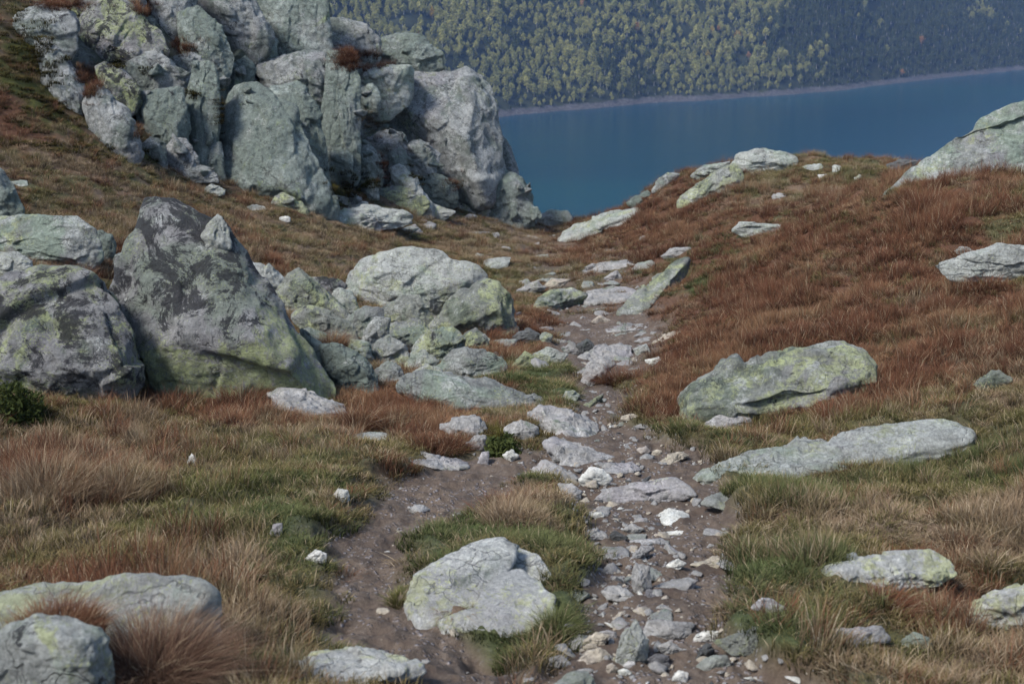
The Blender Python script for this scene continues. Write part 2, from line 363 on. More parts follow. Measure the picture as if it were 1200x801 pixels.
def ground_z(x, y):
    x = np.atleast_1d(np.asarray(x, float)); y = np.atleast_1d(np.asarray(y, float))
    j = np.interp(x / y, _sc, np.arange(NC)); i = np.interp(np.log(y), _tt, np.arange(NR))
    i0 = np.clip(i.astype(int), 0, NR - 2); j0 = np.clip(j.astype(int), 0, NC - 2); a = i - i0; b = j - j0
    return (ZF[i0, j0] * (1 - a) * (1 - b) + ZF[i0 + 1, j0] * a * (1 - b) + ZF[i0, j0 + 1] * (1 - a) * b + ZF[i0 + 1, j0 + 1] * a * b)

def ground_material():
    N = NT('moorland_soil')
    g = N.n('NewGeometry').outputs['Position']
    n1 = N.noise(g, 2.5, 10, 0.7); n2 = N.noise(g, 23, 8, 0.75); n3 = N.noise(g, 90, 4, 0.7)
    dirt = N.ramp(N.math('ADD', N.math('MULTIPLY', n1, .5), N.math('MULTIPLY', n2, .5)), [(.32, (.052, .036, .030)), (.5, (.098, .074, .056)), (.66, (.170, .136, .108))])
    peb = N.n('TexVoronoi', i_Scale=34.0); N.t.links.new(g, peb.inputs['Vector'])
    pm = N.math('MULTIPLY', N.smooth(peb.outputs['Distance'], .42, .2), N.smooth(N.noise(g, 5, 5, .6), .45, .62))
    pc = N.mix(N.math('MULTIPLY', pm, .75), dirt, N.mix(peb.outputs['Color'], (.16, .15, .155), (.36, .34, .35)))
    reds = N.ramp(n2, [(.3, (.045, .022, .014)), (.7, (.12, .062, .036))])
    tans = N.ramp(n2, [(.3, (.07, .047, .030)), (.7, (.17, .12, .080))])
    oliv = N.ramp(n2, [(.3, (.035, .034, .016)), (.7, (.10, .094, .046))])
    gren = N.ramp(n2, [(.3, (.028, .036, .014)), (.7, (.085, .10, .042))])
    moss = N.ramp(n2, [(.3, (.022, .026, .010)), (.7, (.085, .085, .022))])
    col = reds
    for nm, c in (('zt', tans), ('zo', oliv), ('zg', gren), ('zm', moss)):
        col = N.mix(N.smooth(N.attr(nm), .12, .7), col, c)
    col = N.mix(N.attr('dirt'), col, pc)
    # far slope below the crest: rock and heath
    h = N.math('ADD', N.math('MULTIPLY', n2, .6), N.math('MULTIPLY', n3, .4))
    h = N.math('ADD', h, N.math('MULTIPLY', pm, N.attr('dirt')))
    bp = N.n('Bump', i_Strength=.7, i_Distance=.035); N.t.links.new(h, bp.inputs['Height'])
    bs = N.n('BsdfPrincipled'); N.t.links.new(col, bs.inputs['Base Color']); bs.inputs['Roughness'].default_value = .95
    bs.inputs['Specular IOR Level'].default_value = .15
    N.t.links.new(bp.outputs[0], bs.inputs['Normal'])
    return N.finish(bs.outputs[0])
gmat = ground_material()
ground = mesh_obj('ground', np.stack([_x, _y, ZG], 1), grid_faces(NR, NC), gmat)
tag(ground, kind='structure')
zn = np.zeros((5, len(_x))); zn[1] = 1
zn[:, near] = zones(_x[near], _y[near], ZG[near])
vattr(ground, 'dirt', PM)
for i, nm in enumerate(('zr', 'zt', 'zo', 'zg', 'zm')): vattr(ground, nm, zn[i])
# hillside the photographer stands on, behind and beneath the camera
bx, by = np.meshgrid(np.linspace(-60, 60, 61), np.linspace(-60, 0.9, 41))
bz = -1.75 - 0.17 * by + 0.25 * fbm(np.stack([bx.ravel() * .3, by.ravel() * .3, 0 * bx.ravel()], 1), 3, 91).reshape(bx.shape) - 0.02 - np.abs(bx) * 0.04 * sstep(-5, 1, by)
bz = np.where(by > -0.5, np.minimum(bz, -1.95 - 0.0 * bx), bz)
back = mesh_obj('hillside', np.stack([bx.ravel(), by.ravel(), bz.ravel()], 1), grid_faces(41, 61), gmat); tag(back, kind='structure')
vattr(back, 'zt', np.full(61 * 41, .6)); vattr(back, 'zo', np.full(61 * 41, .4))
# ------------------------------------------------------------------ rocks: intersection of half-spaces, softened, chipped and roughened
_ICO = {}
def ico(n):
    if n not in _ICO:
        bm = bmesh.new(); bmesh.ops.create_icosphere(bm, subdivisions=n, radius=1)
        bm.verts.ensure_lookup_table()
        _ICO[n] = (np.array([v.co[:] for v in bm.verts]), np.array([[v.index for v in f.verts] for f in bm.faces])); bm.free()
        _ICO[n][0][:] /= np.linalg.norm(_ICO[n][0], axis=1)[:, None]
    return _ICO[n]
def hull_planes(P):
    bm = bmesh.new()
    for p in P: bm.verts.new(p)
    bmesh.ops.convex_hull(bm, input=bm.verts, use_existing_faces=False)
    bm.normal_update()
    c = P.mean(0); N = []; H = []; A = []
    for f in bm.faces:
        n = np.array(f.normal[:]); h = n @ (np.array(f.verts[0].co[:]) - c)
        if h < 0: n, h = -n, -h
        if f.calc_area() > 1e-7 and h > 1e-4: N.append(n); H.append(h); A.append(f.calc_area())
    bm.free()
    return c, np.array(N), np.array(H)
def rock_mesh(P, res, seed, chips=10, chip=0.09, sharp=60, rough=1.0, strata=0.0, tilt=(0.9, 0.25, 0.45), plate=1.0):
    """P: hull points (n,3). Returns verts, faces."""
    r = np.random.default_rng(seed)
    lo, hi = P.min(0), P.max(0); ext = np.maximum(hi - lo, 1e-3) / 2; mid = (lo + hi) / 2
    Q = (P - mid) / ext
    c, N, H = hull_planes(Q)
    Nn, Hn = [N], [H]
    if chips:
        d = r.normal(size=(chips, 3)); d /= np.linalg.norm(d, axis=1)[:, None]
        sup = ((Q - c) @ d.T).max(0)
        Nn.append(d); Hn.append(sup * (1 - chip * r.uniform(0.2, 1.0, chips) * 1.3))
    N = np.vstack(Nn); H = np.concatenate(Hn); H = np.maximum(H, 0.05)
    D, F = ico(res)
    m = np.maximum(D @ N.T, 0) / H
    p = sharp
    mx = m.max(1)
    rr = 1.0 / (mx * ((m / mx[:, None]) ** p).sum(1) ** (1 / p))
    V = (c + D * rr[:, None]) * ext + mid
    size = float(np.sort(hi - lo)[1]); big = float((hi - lo).max())
    # normals (approx. from mesh)
    def vnorm(V):
        fn = np.cross(V[F[:, 1]] - V[F[:, 0]], V[F[:, 2]] - V[F[:, 0]])
        n = np.zeros_like(V)
        for k in range(3): np.add.at(n, F[:, k], fn)
        return n / (np.linalg.norm(n, axis=1)[:, None] + 1e-12)
    n = vnorm(V); off = r.uniform(-50, 50, 3)
    q = V / size + off
    dsp = 0.007 * fbm(q * 1.3, 3, seed) + 0.009 * (fbm(q * 3.2, 4, seed + 3, ridged=True) - 0.9)
    dsp += 0.010 * (fbm(q * 7, 4, seed + 5, ridged=True, gain=.6) - .8)
    # broken plates: surface cells with their own tilt and height
    Dw = D + 0.07 * np.stack([fbm(q * 3.0, 3, seed + 11 + a) for a in range(3)], 1)
    for K, amp, til, hard in ((14, .007, .04, 60.0), (60, .0045, .05, 180.0), (260, .002, .05, 400.0)):
        S = r.normal(size=(K, 3)); S /= np.linalg.norm(S, axis=1)[:, None]
        T = r.normal(0, til * plate, (K, 3)); O = r.normal(0, amp * plate, K)
        G = Dw @ S.T; E = np.exp(hard * (G - G.max(1)[:, None])); E /= E.sum(1)[:, None]
        hgt = O[None] + Dw @ T.T - (S * T).sum(1)[None]
        dsp += (E * hgt).sum(1)
    if strata:
        t = np.array(tilt) / np.linalg.norm(tilt)
        sv = (V @ t) / size * 4.5 + 1.6 * fbm(q * 0.9, 3, seed + 20)
        dsp += strata * 0.03 * (np.abs((sv % 1.0) - 0.5) * 2) ** 6 * -sstep(-.1, .35, perlin(q * 1.4, seed + 25))
    V = V + n * (dsp * size * rough)[:, None]
    return V, F

ROCKS = []          # (object, verts world, faces)
OUTLINES = []
def parse(s): return np.array([[float(a) for a in p.split(',')] for p in s.split()])
_seed = [100]
def rock(name, label, style, pts, cat=None, group=None, f=0.0, dep=None, bulge=None, chips=13, chip=0.06, sharp=120, rough=1.0, Y=None, lean=0.35, front=None,
         thick=None, res=None, strata=0.0, sink=0.12, seed=None, plate=1.0, link=True, vis=True, tilt=(0.9, 0.25, 0.45)):
    """pts: outline in image points; unprojected on to the ground at the rock's own distance (f=1 lies flat along the ground, f=0 stands upright)."""
    if isinstance(pts, str): pts = parse(pts)
    elif len(pts) == 4 and not hasattr(pts[0], '__len__'):
        u0, v0, u1, v1 = pts; rr = np.random.default_rng(_seed[0] + 5)
        a = np.sort(rr.uniform(0, 2 * math.pi, 9) * .25 + np.arange(9) * 2 * math.pi / 9)
        pts = np.stack([(u0 + u1) / 2 + (u1 - u0) / 2 * np.cos(a) * rr.uniform(.85, 1.08, 9), (v0 + v1) / 2 + (v1 - v0) / 2 * np.sin(a) * rr.uniform(.8, 1.08, 9)], 1)
    _seed[0] += 13; sd = seed or _seed[0]
    r = np.random.default_rng(sd)
    pts = np.asarray(pts, float); raw = pts
    pts = pts.mean(0) + (pts - pts.mean(0)) * (1.05 + .06 * (np.ptp(pts[:, 0]) < 45))
    u, v = pts[:, 0], pts[:, 1]; uc, vb = (u.min() + u.max()) / 2, v.max()
    wpx, hpx = u.max() - u.min(), v.max() - v.min()
    ub = u[np.argmax(v)]
    Yg = Y if Y is not None else ground_Y(0.6 * uc + 0.4 * ub, min(vb, 1000))
    if Yg is None: Yg = 36.0
    pm = Yg / F0
    w, h = wpx * pm, hpx * pm
    dep_m = (dep if dep is not None else 0.75) * (w if f > .5 else min(w, 1.3 * h) * 0.6 + .4 * w)
    blg = (bulge if bulge is not None else 0.28) * min(w, h * 1.3)
    Yr = Yg + blg * 0.6 * (1 - f)
    H = []
    Yi = []
    for (a, b) in pts:
        hv = (vb - b) / max(hpx, 1)
        yy = Yr + lean * hv * h * 0.8
        if f > 0:
            yg = ground_Y(a, b) if Y is None else None
            if yg is None: yg = Yg + 3.0 * h
            yg = min(yg, Yg + 1.1 * w + 1.5 * h)
            yy = (1 - f) * yy + f * (yg - 0.04 * w * f)
        Yi.append(yy); H.append(at(a, b, yy))
    Yi = np.array(Yi); H = np.array(H)
    c2 = pts.mean(0); cY = Yi.mean()
    if front is not None:
        for (a, b, k) in front: H = np.vstack([H, at(a, b, np.interp(b, [v.min(), vb], [Yi[np.argmin(v)], Yi[np.argmax(v)]]) - k * min(w, h))])
    else:
        for _ in range(6):
            i = r.integers(len(pts)); t = r.uniform(0.25, 0.7)
            p2 = c2 + (pts[i] - c2) * t
            yy = cY + (Yi[i] - cY) * t - blg * r.uniform(0.35, 1.0) * (1 - t * .5) * (1 - .75 * f)
            H = np.vstack([H, at(p2[0], p2[1], yy)])
    # back and underside
    if f < 0.6:
        for i in range(0, len(pts)):
            t = r.uniform(0.55, 0.85); p2 = c2 + (pts[i] - c2) * t + np.array([0, 0.06 * hpx])
            H = np.vstack([H, at(p2[0], p2[1], Yi[i] * .5 + cY * .5 + dep_m * r.uniform(.7, 1.0))])
    th = (thick if thick is not None else 0.35) * min(w, h * 1.6)
    low = H[:len(pts)].copy(); low[:, :2] = low[:, :2] * .85 + low[:, :2].mean(0) * .15
    k = 0.35 if f < 0.6 else 1.0
    if f >= 0.6:
        low[:, 2] -= th * r.uniform(.7, 1.1, len(low)); H = np.vstack([H, low])
    else:
        slope, icpt = np.polyfit(u, v, 1) if wpx > 1.3 * hpx else (0.0, v.mean() + .2 * hpx)
        base = H[:len(pts)][v >= slope * u + icpt].copy(); base[:, 2] -= max(sink, .16) * h; base[:, 1] -= .1 * blg
        H = np.vstack([H, base])
    if res is None:
        px = max(wpx, hpx * 1.2); res = 7 if px > 125 else 6 if px > 52 else 5 if px > 20 else 4
    rough *= {7: .72, 6: .85}.get(res, 1.0)
    V, Fc = rock_mesh(H, res, sd, chips, chip, sharp, rough, strata, tilt, plate)
    o3 = V.mean(0); o3[2] = V[:, 2].min()
    o = mesh_obj(name, V - o3, Fc, RM[style], loc=o3, link=link)
    tag(o, label, cat or name.replace('_', ' ') , group)
    ROCKS.append((o, V, Fc)); vis and OUTLINES.append((raw, Yg))
    return o
# ------------------------------------------------------------------ cliff on the upper left
_VB = ([-60, 0, 130, 260, 390, 480, 560, 620], [85, 120, 173, 214, 234, 243, 250, 254])
def cliffY(u, v, lean=0.028):
    vb = np.interp(u, *_VB)
    yb = np.interp(u, [-60, 0, 130, 260, 390, 480, 560, 620], [25, 25.5, 26.2, 28.5, 31.0, 34, 37, 39.5])
    return float(yb + max(vb - v, -8) * lean)
def crag(label, style, pts, dY=0.0, name='rock_block', cat='rock block', **kw):
    p = parse(pts); p = p.mean(0) + (p - p.mean(0)) * 1.08; u = p[:, 0].mean(); vb = p[:, 1].max()
    kw.setdefault('lean', 0.45); kw.setdefault('bulge', 0.3); kw.setdefault('chips', 34); kw.setdefault('chip', .13); kw.setdefault('strata', .8); kw.setdefault('plate', .7); kw.setdefault('sharp', 260); kw.setdefault('sink', .34)
    kw.setdefault('tilt', (0.95, 0.2, random.uniform(-.1, .5)))
    return rock(name, label, style, p, cat=cat, Y=cliffY(u, vb) + dY, dep=kw.pop('dep', 0.95), **kw)

crag('broad rounded grey slab lying at the top of the mossy left slope', 'c', '2,33 20,18 37,10 77,8 88,23 92,37 72,58 43,57 13,48')
crag('knobbly split column rising from moss beneath the broad rounded slab', 'c', '43,50 58,48 72,67 95,93 97,110 90,123 82,137 67,123 53,103 50,75')
crag('pale purple-grey tilted boulder at the cliff foot, edged by brown moss', 'c', '97,122 118,103 140,120 155,140 163,160 157,173 137,175 117,163 115,143', dY=-.5)
crag('mottled black and white sloping face high on the cliff', 'b', '75,60 85,35 100,12 128,-6 150,5 183,37 193,57 165,68 147,73 105,75', dY=.3)
crag('jutting block with a bright ledge below the mottled sloping face', 'c', '147,72 165,64 190,58 207,80 217,103 200,118 167,107 150,97')
crag('small purple-grey block speckled black between moss and the jutting block', 'b', '113,77 125,72 147,85 163,105 150,120 135,112 118,95')
crag('greenish bulging block above the two pale footstones', 'd', '157,127 167,108 213,102 220,140 216,172 193,168 177,155 163,137')
crag('pale lumpy footstone next to the purple tilted boulder', 'c', '163,173 180,160 192,167 194,188 177,184', dY=-.3, name='boulder', cat='boulder')
crag('rounded blue-grey footstone, taller of the pair on the slope edge', 'c', '192,175 207,162 217,165 230,183 231,199 200,203', dY=-.3, name='boulder', cat='boulder')
crag('low rounded stone lying in front of the narrow cliff wedge', 'c', '207,200 227,193 247,197 254,209 213,208', dY=-.6, name='boulder', cat='boulder')
crag('leaning slab with a curved right edge above the cliff cleft', 'd', '207,20 233,13 257,33 272,67 260,93 245,108 233,80 213,62')
crag('narrow ribbed stone wedged under the curved leaning slab', 'c', '205,65 222,63 238,72 238,85 235,108 220,118 210,95')
crag('long twisting pillar running down to the foot of the cleft', 'd', '228,70 245,72 257,90 255,110 259,143 245,170 230,190 222,160 216,130 230,108', dY=-.2)
crag('thin grey wedge pointing up at the foot of the cleft', 'd', '237,194 247,170 258,166 262,197 240,202', dY=-.2)
crag('big overhanging roof slab with a straight lower edge', 'c', '227,-5 250,-20 287,-15 313,27 317,37 300,50 277,47 257,30 235,13', dY=-.5)
crag('squat dark block tucked under the overhanging roof slab', 'd', '283,55 300,46 322,48 323,70 300,76 284,69')
crag('tall smooth face filling the upper corner of the cliff', 'd', '297,-10 320,-30 378,-35 381,20 384,62 350,66 323,72 316,38')
crag('narrow lichen-speckled rib on the skyline above the roof slab', 'c', '150,0 160,-25 225,-30 232,10 215,30 205,60 190,50 175,20', dY=.6)
crag('dark speckled upper ledge beneath the cliff top', 'b', '60,5 75,-25 150,-25 165,5 140,20 100,25', dY=.7)
crag('flat capstone with a sharp shaded underside', 'c', '297,80 333,65 373,60 383,73 381,103 367,110 347,98 320,97', dY=-.7)
crag('rounded middle stone squeezed beside the flat capstone', 'd', '257,108 267,80 287,68 299,80 294,97 273,116')
crag('largest standing slab, pointed at the top, on the brown grass', 'd', '253,203 263,160 273,110 287,97 310,103 337,117 347,143 358,173 367,207 386,229 333,229 300,216', dY=-1.1, front=[(300,140,.12),(312,205,.28),(350,222,.28),(272,200,.2)])
crag('standing slab directly beside the largest pointed one', 'd', '320,103 353,95 370,117 376,153 374,190 389,226 362,210 350,160 334,125', dY=-.6)
crag('tall straight column at the right end of the standing slabs', 'd', '381,68 407,68 420,93 424,133 423,167 407,182 377,192 374,143', dY=-.3)
crag('jagged dark stones at the base of the tall straight column', 'd', '384,182 400,176 412,184 410,205 388,207')
crag('pink-grey skyline slab beyond the tall straight column', 'c', '377,25 407,23 430,33 447,47 440,72 397,72 380,58', dY=.8)
crag('dark lens-shaped boulder perched on the skyline', 'd', '438,65 453,47 473,39 500,43 516,58 513,73 500,78 473,76 447,80', dY=-.1, name='boulder', cat='boulder')
crag('pale flat ledge under the perched lens-shaped boulder', 'w', '418,86 430,80 483,76 480,100 450,126 423,120')
crag('small grey cube set below the pale flat ledge', 'd', '421,104 436,99 445,108 443,124 423,125', dY=-.5)
crag('massive whitish buttress at the end of the cliff above the lake', 'c', '448,125 470,90 490,76 540,79 570,103 575,133 584,160 580,192 568,204 553,190 527,180 507,172 483,160 455,145', dY=-.6,
     front=[(500,95,.15),(520,150,.3),(555,115,.18),(550,175,.3),(470,130,.15)], lean=.7)
crag('dark narrow flank stone hanging over the lake edge', 'c', '578,195 587,160 600,178 609,212 593,212')
crag('large square boulder at the lakeward foot of the cliff', 'd', '540,210 553,197 593,200 617,217 622,248 573,253 557,233 543,226', dY=-.9, name='boulder', cat='boulder')
crag('oval grey stone left under the whitish buttress', 'c', '430,160 457,152 477,161 474,176 440,177', dY=-.3)
crag('middle oval stone in the rubble under the buttress', 'c', '473,172 493,165 514,180 505,199 478,199', dY=-.3)
crag('long grey stone rimming the shadowed hollow below the buttress', 'd', '503,187 527,177 558,178 558,195 530,202 507,198', dY=-.4)
crag('small upright greenish stone in the rubble hollow', 'd', '455,180 470,174 478,187 476,203 462,200', dY=-.3)
crag('pale wedge sliding down out of the rubble hollow', 'w', '456,200 470,192 490,217 508,241 483,236 462,214', dY=-.5)
crag('rounded grey boulder lodged beside the pale sliding wedge', 'd', '488,211 507,202 530,212 535,232 500,233', dY=-.4, name='boulder', cat='boulder')
crag('dark craggy stone between column base and rubble hollow', 'd', '411,182 430,167 443,182 448,201 430,215 413,200')
crag('tiny dark stone on the moss below the craggy stone', 'd', '428,216 440,214 444,228 431,229', dY=-.3)
crag('pale block on the rim directly above the tall column', 'w', '381,58 396,56 406,68 402,76 384,76', dY=.2)

# solid core of the cliff behind the blocks
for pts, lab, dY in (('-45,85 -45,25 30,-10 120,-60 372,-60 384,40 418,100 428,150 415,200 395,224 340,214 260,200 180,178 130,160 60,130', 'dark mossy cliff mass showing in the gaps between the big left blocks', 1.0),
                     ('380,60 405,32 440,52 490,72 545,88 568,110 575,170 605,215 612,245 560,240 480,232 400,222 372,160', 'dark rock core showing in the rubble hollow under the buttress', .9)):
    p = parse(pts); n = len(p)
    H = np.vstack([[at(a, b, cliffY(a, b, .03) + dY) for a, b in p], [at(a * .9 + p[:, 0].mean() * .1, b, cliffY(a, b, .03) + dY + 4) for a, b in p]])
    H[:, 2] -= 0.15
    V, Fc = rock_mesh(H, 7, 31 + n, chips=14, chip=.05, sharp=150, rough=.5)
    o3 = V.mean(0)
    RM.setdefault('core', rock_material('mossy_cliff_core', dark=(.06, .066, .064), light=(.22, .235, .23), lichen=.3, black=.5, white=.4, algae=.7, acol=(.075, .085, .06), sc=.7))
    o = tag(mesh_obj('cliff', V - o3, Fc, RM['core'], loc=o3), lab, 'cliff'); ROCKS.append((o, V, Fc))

def B(label, style, pts, **kw): return rock('boulder', label, style, pts, cat='boulder', **kw)
def S(label, style, pts, **kw): return rock('stone', label, style, pts, cat='stone', **{'chips': 7, **kw})
def L(label, style, pts, **kw): return rock('flat_rock', label, style, pts, cat='flat rock', **{'f': .8, 'bulge': .2, **kw})

# stones along the foot of the cliff
B('yellowish wedge boulder with a dark split face at the cliff foot', 'y', '432,231 437,224 457,219 487,221 502,237 493,248 437,246')
L('wide pale slab with a dark underside on the grass below the cliff', 'w', '375,262 407,245 427,241 473,248 484,257 467,264 407,267', f=.2)
S('low pink-grey stone behind the wide pale slab', 'w', '370,234 387,228 430,237 431,246 373,245')
S('flat pale stone between the yellowish wedge and lumpy boulder', 'w', '483,249 507,239 533,248 520,256 493,256')
B('lumpy two-humped boulder under the square lakeward boulder', 'w', '525,228 533,222 557,233 574,240 576,251 527,247')
S('low greenish-white block at the path notch above the lake', 'w', '577,253 590,249 617,247 628,258 622,263 580,263')
S('grey crumbled stones in the notch facing the lake', 'w', '627,254 645,247 664,248 669,258 640,264')
S('tiny dark stone at the lakeward corner of the cliff foot', 'd', '621,241 630,243 635,252 624,255')
S('white stone pair on brown grass below the standing slabs', 'w', '237,227 242,219 248,216 263,222 262,227')
S('dull blue stone by the foot of the largest standing slab', 'd', '273,219 281,212 291,214 293,222')
S('half sunk flat stone beside the yellow lichened lump', 'w', (286, 240, 311, 248))
S('yellow lichened lump in the grass before the cliff', 'y', '319,237 326,228 333,226 345,235 358,247 325,246')
S('tiny white stone on the grass in front of the lichened lump', 'h', (327, 253, 341, 260))
L('thin white stone on the brown slope near the dark left boulder', 'w', (12, 211, 34, 218), f=.5)
S('small green-grey stone below the flat pale stones', 'w', '563,243 575,240 586,246 580,252 566,251')

# boulders on the left
B('dark blue-grey boulder cut off by the left edge', 'd', '-40,190 0,195 6,200 22,230 28,257 0,264 -40,264', bulge=.3)
B('broad grey boulder with a green patch behind the black-topped one', 'g', '-15,262 0,256 30,252 88,252 110,270 118,293 100,307 33,309 -15,300', front=[(40,275,.25),(90,280,.25),(70,300,.3)])
B('smooth greenish stone adjoining the broad grey boulder', 'd', '108,274 118,271 130,275 136,290 130,308 112,306')
B('low pale stone under the broad grey boulder at the left edge', 'w', '-12,300 0,297 20,295 37,306 39,325 -12,326')
S('small pale stone poking up by the pyramid boulder shoulder', 'w', '131,312 135,300 141,297 148,304 146,315')
B('huge rounded boulder with black top and lilac face', 'b', '-28,350 0,333 50,322 90,315 110,323 133,347 155,387 158,427 143,452 117,457 83,466 33,464 -28,464', chips=8,
  front=[(20,372,.30),(80,370,.28),(118,395,.26),(140,430,.28),(60,440,.32),(0,430,.32)], dep=.9, rough=.8)
B('tallest pyramid boulder, black lichen above and yellow below', 'q', '174,237 190,237 220,245 243,253 267,270 293,310 330,353 363,407 393,447 394,472 350,468 233,458 158,450 157,407 132,345 147,310 163,267', chips=2, chip=.04, sharp=150,
  front=[(185,392,.22),(215,388,.26),(283,372,.30),(300,398,.34),(345,440,.24),(225,446,.16),(245,290,.06)], dep=.8, lean=.5, rough=.7)
_o, _V, _F = ROCKS[-1]; _b = BVHTree.FromPolygons(_V.tolist(), _F.tolist(), all_triangles=True)
_h = _b.ray_cast(Vector((0, 0, 0)), Vector(at(254, 288, 1.0)).normalized(), 60)[0]
S('white triangular stone perched on the pyramid boulder', 'w', '238,277 246,263 255,252 265,262 270,284 254,289', Y=(_h.y if _h else 13.2) - .05, bulge=.4)
L('striped grey slab at the foot of the pyramid boulder', 'p', '314,460 330,452 360,462 400,471 408,481 345,487 320,470', f=.45, strata=1)
B('lichened side stone against the pyramid boulder flank', 'd', '352,385 380,405 397,425 398,452 375,445')
B('shaded blue-green boulder beside the pyramid flank', 'd', '377,405 393,403 427,418 441,440 443,460 397,456 387,420')
B('yellow spiked boulder just behind the pyramid', 'y', '323,345 337,320 350,312 360,330 383,340 412,372 373,376 338,366', sharp=150)
B('white and black streaked boulder behind the yellow spike', 'b', '358,325 390,324 404,332 401,352 383,345')
B('pale sloping boulder peeping over the pyramid shoulder', 'w', '291,309 305,309 320,316 333,328 327,343 303,333')
B('mossy wide boulder below the yellow spike', 'y', '341,368 360,359 390,366 413,380 420,404 383,394 357,380')
B('great pale hump boulder in the middle group', 'w', '396,353 410,320 433,300 470,290 490,293 513,297 547,309 568,323 552,345 517,358 487,362 443,366 417,362', chips=8, front=[(440,330,.25),(500,320,.2),(540,330,.2),(470,350,.3)], strata=1)
B('green-fronted pointed boulder beside the great pale hump', 'y', '505,376 527,353 557,328 570,326 582,329 601,350 602,374 594,382 547,390 517,397', front=[(545,355,.35),(580,365,.35),(535,380,.35)])
B('olive angular boulder in front of the great pale hump', 'y', '445,364 473,346 493,346 501,363 514,384 497,390 450,378', front=[(480,360,.3),(490,380,.35)])
B('pale block filling the gap beside the great pale hump', 'w', '383,352 397,338 412,342 418,362 400,373 384,368')
B('grey boulder between the mossy wide boulder and the pyramid flank', 'g', '345,394 362,384 385,391 396,412 375,421 350,412')
B('small grey boulder in front of the blue-grey cracked stone', 'g', '440,432 455,424 470,430 475,445 455,451 440,447')
B('low pale boulder between the dome and long ledge boulders', 'w', '485,436 500,427 516,433 514,447 490,448')
B('dark greenish boulder behind the upright narrow one', 'g', '402,385 408,370 425,358 450,361 450,388 425,398')
B('low grey boulder below the mossy wide boulder', 'g', '398,410 412,398 430,402 436,420 420,430 402,424')
B('upright narrow boulder with a dark right side', 'g', '421,406 427,390 440,374 456,375 449,402 433,413')
B('green-grey block in the core of the middle group', 'g', '448,380 470,376 490,374 504,387 489,410 467,411 447,396')
B('blue-grey cracked stone below the narrow upright boulder', 'g', '436,413 445,398 453,392 470,402 478,412 474,429 447,428')
B('wide pale stone in front of the green-grey block', 'g', '478,420 493,393 510,388 530,382 545,397 542,409 513,420 487,426')
B('small yellow-rimmed stone below the pointed boulder', 'y', '538,396 557,384 574,397 568,408 547,409')
S('pale stone wedged before the wide pale stone', 'w', '476,426 486,415 497,410 514,423 501,436 487,434')
B('dark dome-shaped boulder with a white streak at the path side', 'g', '511,433 530,410 547,408 577,413 594,428 567,440 540,446')
B('long ledge boulder with a bright wedge and dark tail', 'g', '469,450 480,437 507,434 550,442 577,446 620,462 629,478 590,483 553,484 527,484 513,464 487,457', front=[(500,440,.2),(548,455,.45),(533,475,.5),(600,470,.3)], sharp=150, lean=.8)
S('pale pebble at the base of the shaded blue-green boulder', 'w', (411, 448, 428, 456))

# boulders and slabs on the right
B('long yellow-topped boulder with dark front on the right slope', 'y', '799,478 803,462 810,452 857,433 887,425 933,417 967,408 990,402 1010,407 1027,428 1020,450 987,468 940,478 873,482 820,498 801,498', chips=6, sharp=150,
  front=[(815,474,.25),(850,442,.10),(885,470,.40),(925,452,.40),(930,425,.10),(970,455,.34),(985,413,.08),(1012,442,.22)], lean=.9, plate=1.7)
S('rounded pinkish stone below the yellow-topped boulder', 'p', '819,503 828,494 843,487 860,487 878,490 881,497 850,505')
L('longest grey-violet slab on the green right bank', 'w', '819,557 845,543 867,535 910,525 967,513 1027,507 1067,496 1100,492 1120,498 1137,508 1130,518 1053,542 973,549 883,560 830,563', f=.5, chips=6, bulge=.4)
L('short pale plate at the lower tip of the longest slab', 'w', '820,556 850,540 885,530 895,536 850,556 828,562', f=.6)
S('small yellowish stone alone in the grass at the right', 'y', '1142,450 1155,440 1170,434 1184,443 1170,453 1153,457')
B('whitish flat boulder cut by the right edge amid red grass', 'w', '1098,309 1120,303 1137,303 1150,292 1171,285 1225,290 1240,325 1117,322', sharp=150)
S('thin pale stone above the whitish flat boulder', 'w', (1118, 289, 1140, 298))
B('huge sloping lichened boulder on the upper right skyline', 'g', '1036,232 1075,196 1117,165 1137,150 1200,127 1260,108 1270,240 1200,248 1133,248 1070,246', chips=6, sharp=150, Y=19.5, vis=False, front=[(1130,185,.12),(1190,165,.12),(1200,215,.2),(1100,222,.12)], lean=.6, dep=.5)
S('dark stone on the skyline beside the huge sloping boulder', 'k', '1040,193 1054,187 1075,189 1067,199 1045,200')
B('jagged whitish crest rock against the lake', 'w', '856,194 867,179 896,173 915,178 930,184 934,191 900,198 867,202')
B('greenish crest rock with a long tongue down to the grass', 'y', '796,236 812,220 829,207 858,191 872,204 856,218 842,225 804,238')
B('low dark crest stone behind the tongue rock', 'g', '808,206 825,194 856,189 840,203 820,209')
B('rounded grey crest stone above the red tussocks', 'g', '764,223 772,210 781,203 795,204 780,219')
S('lowest dark crest stone above the path notch', 'd', '734,237 758,223 763,229 746,242')
L('flat lichened slab at the crest beside the lake notch', 'w', '655,282 672,268 690,258 720,248 745,243 751,249 715,264 670,281', f=.35)
B('small two-tone stone in the red grass below the crest', 'w', '859,269 867,260 883,261 915,264 914,273 875,276')
S('white stone on the skyline grass', 'w', (941, 192, 963, 200), f=.4)
S('pale twin stones beside the skyline grass dip', 'w', (974, 193, 988, 202), f=.4)
S('small white stone in grass under the twin stones', 'h', (958, 203, 969, 209))
S('tiny pale stone nearest the dark skyline stone', 'w', (1001, 205, 1010, 211))
S('flat purple-grey stone in the red grass below the crest rocks', 'p', (904, 226, 923, 233), f=.6)

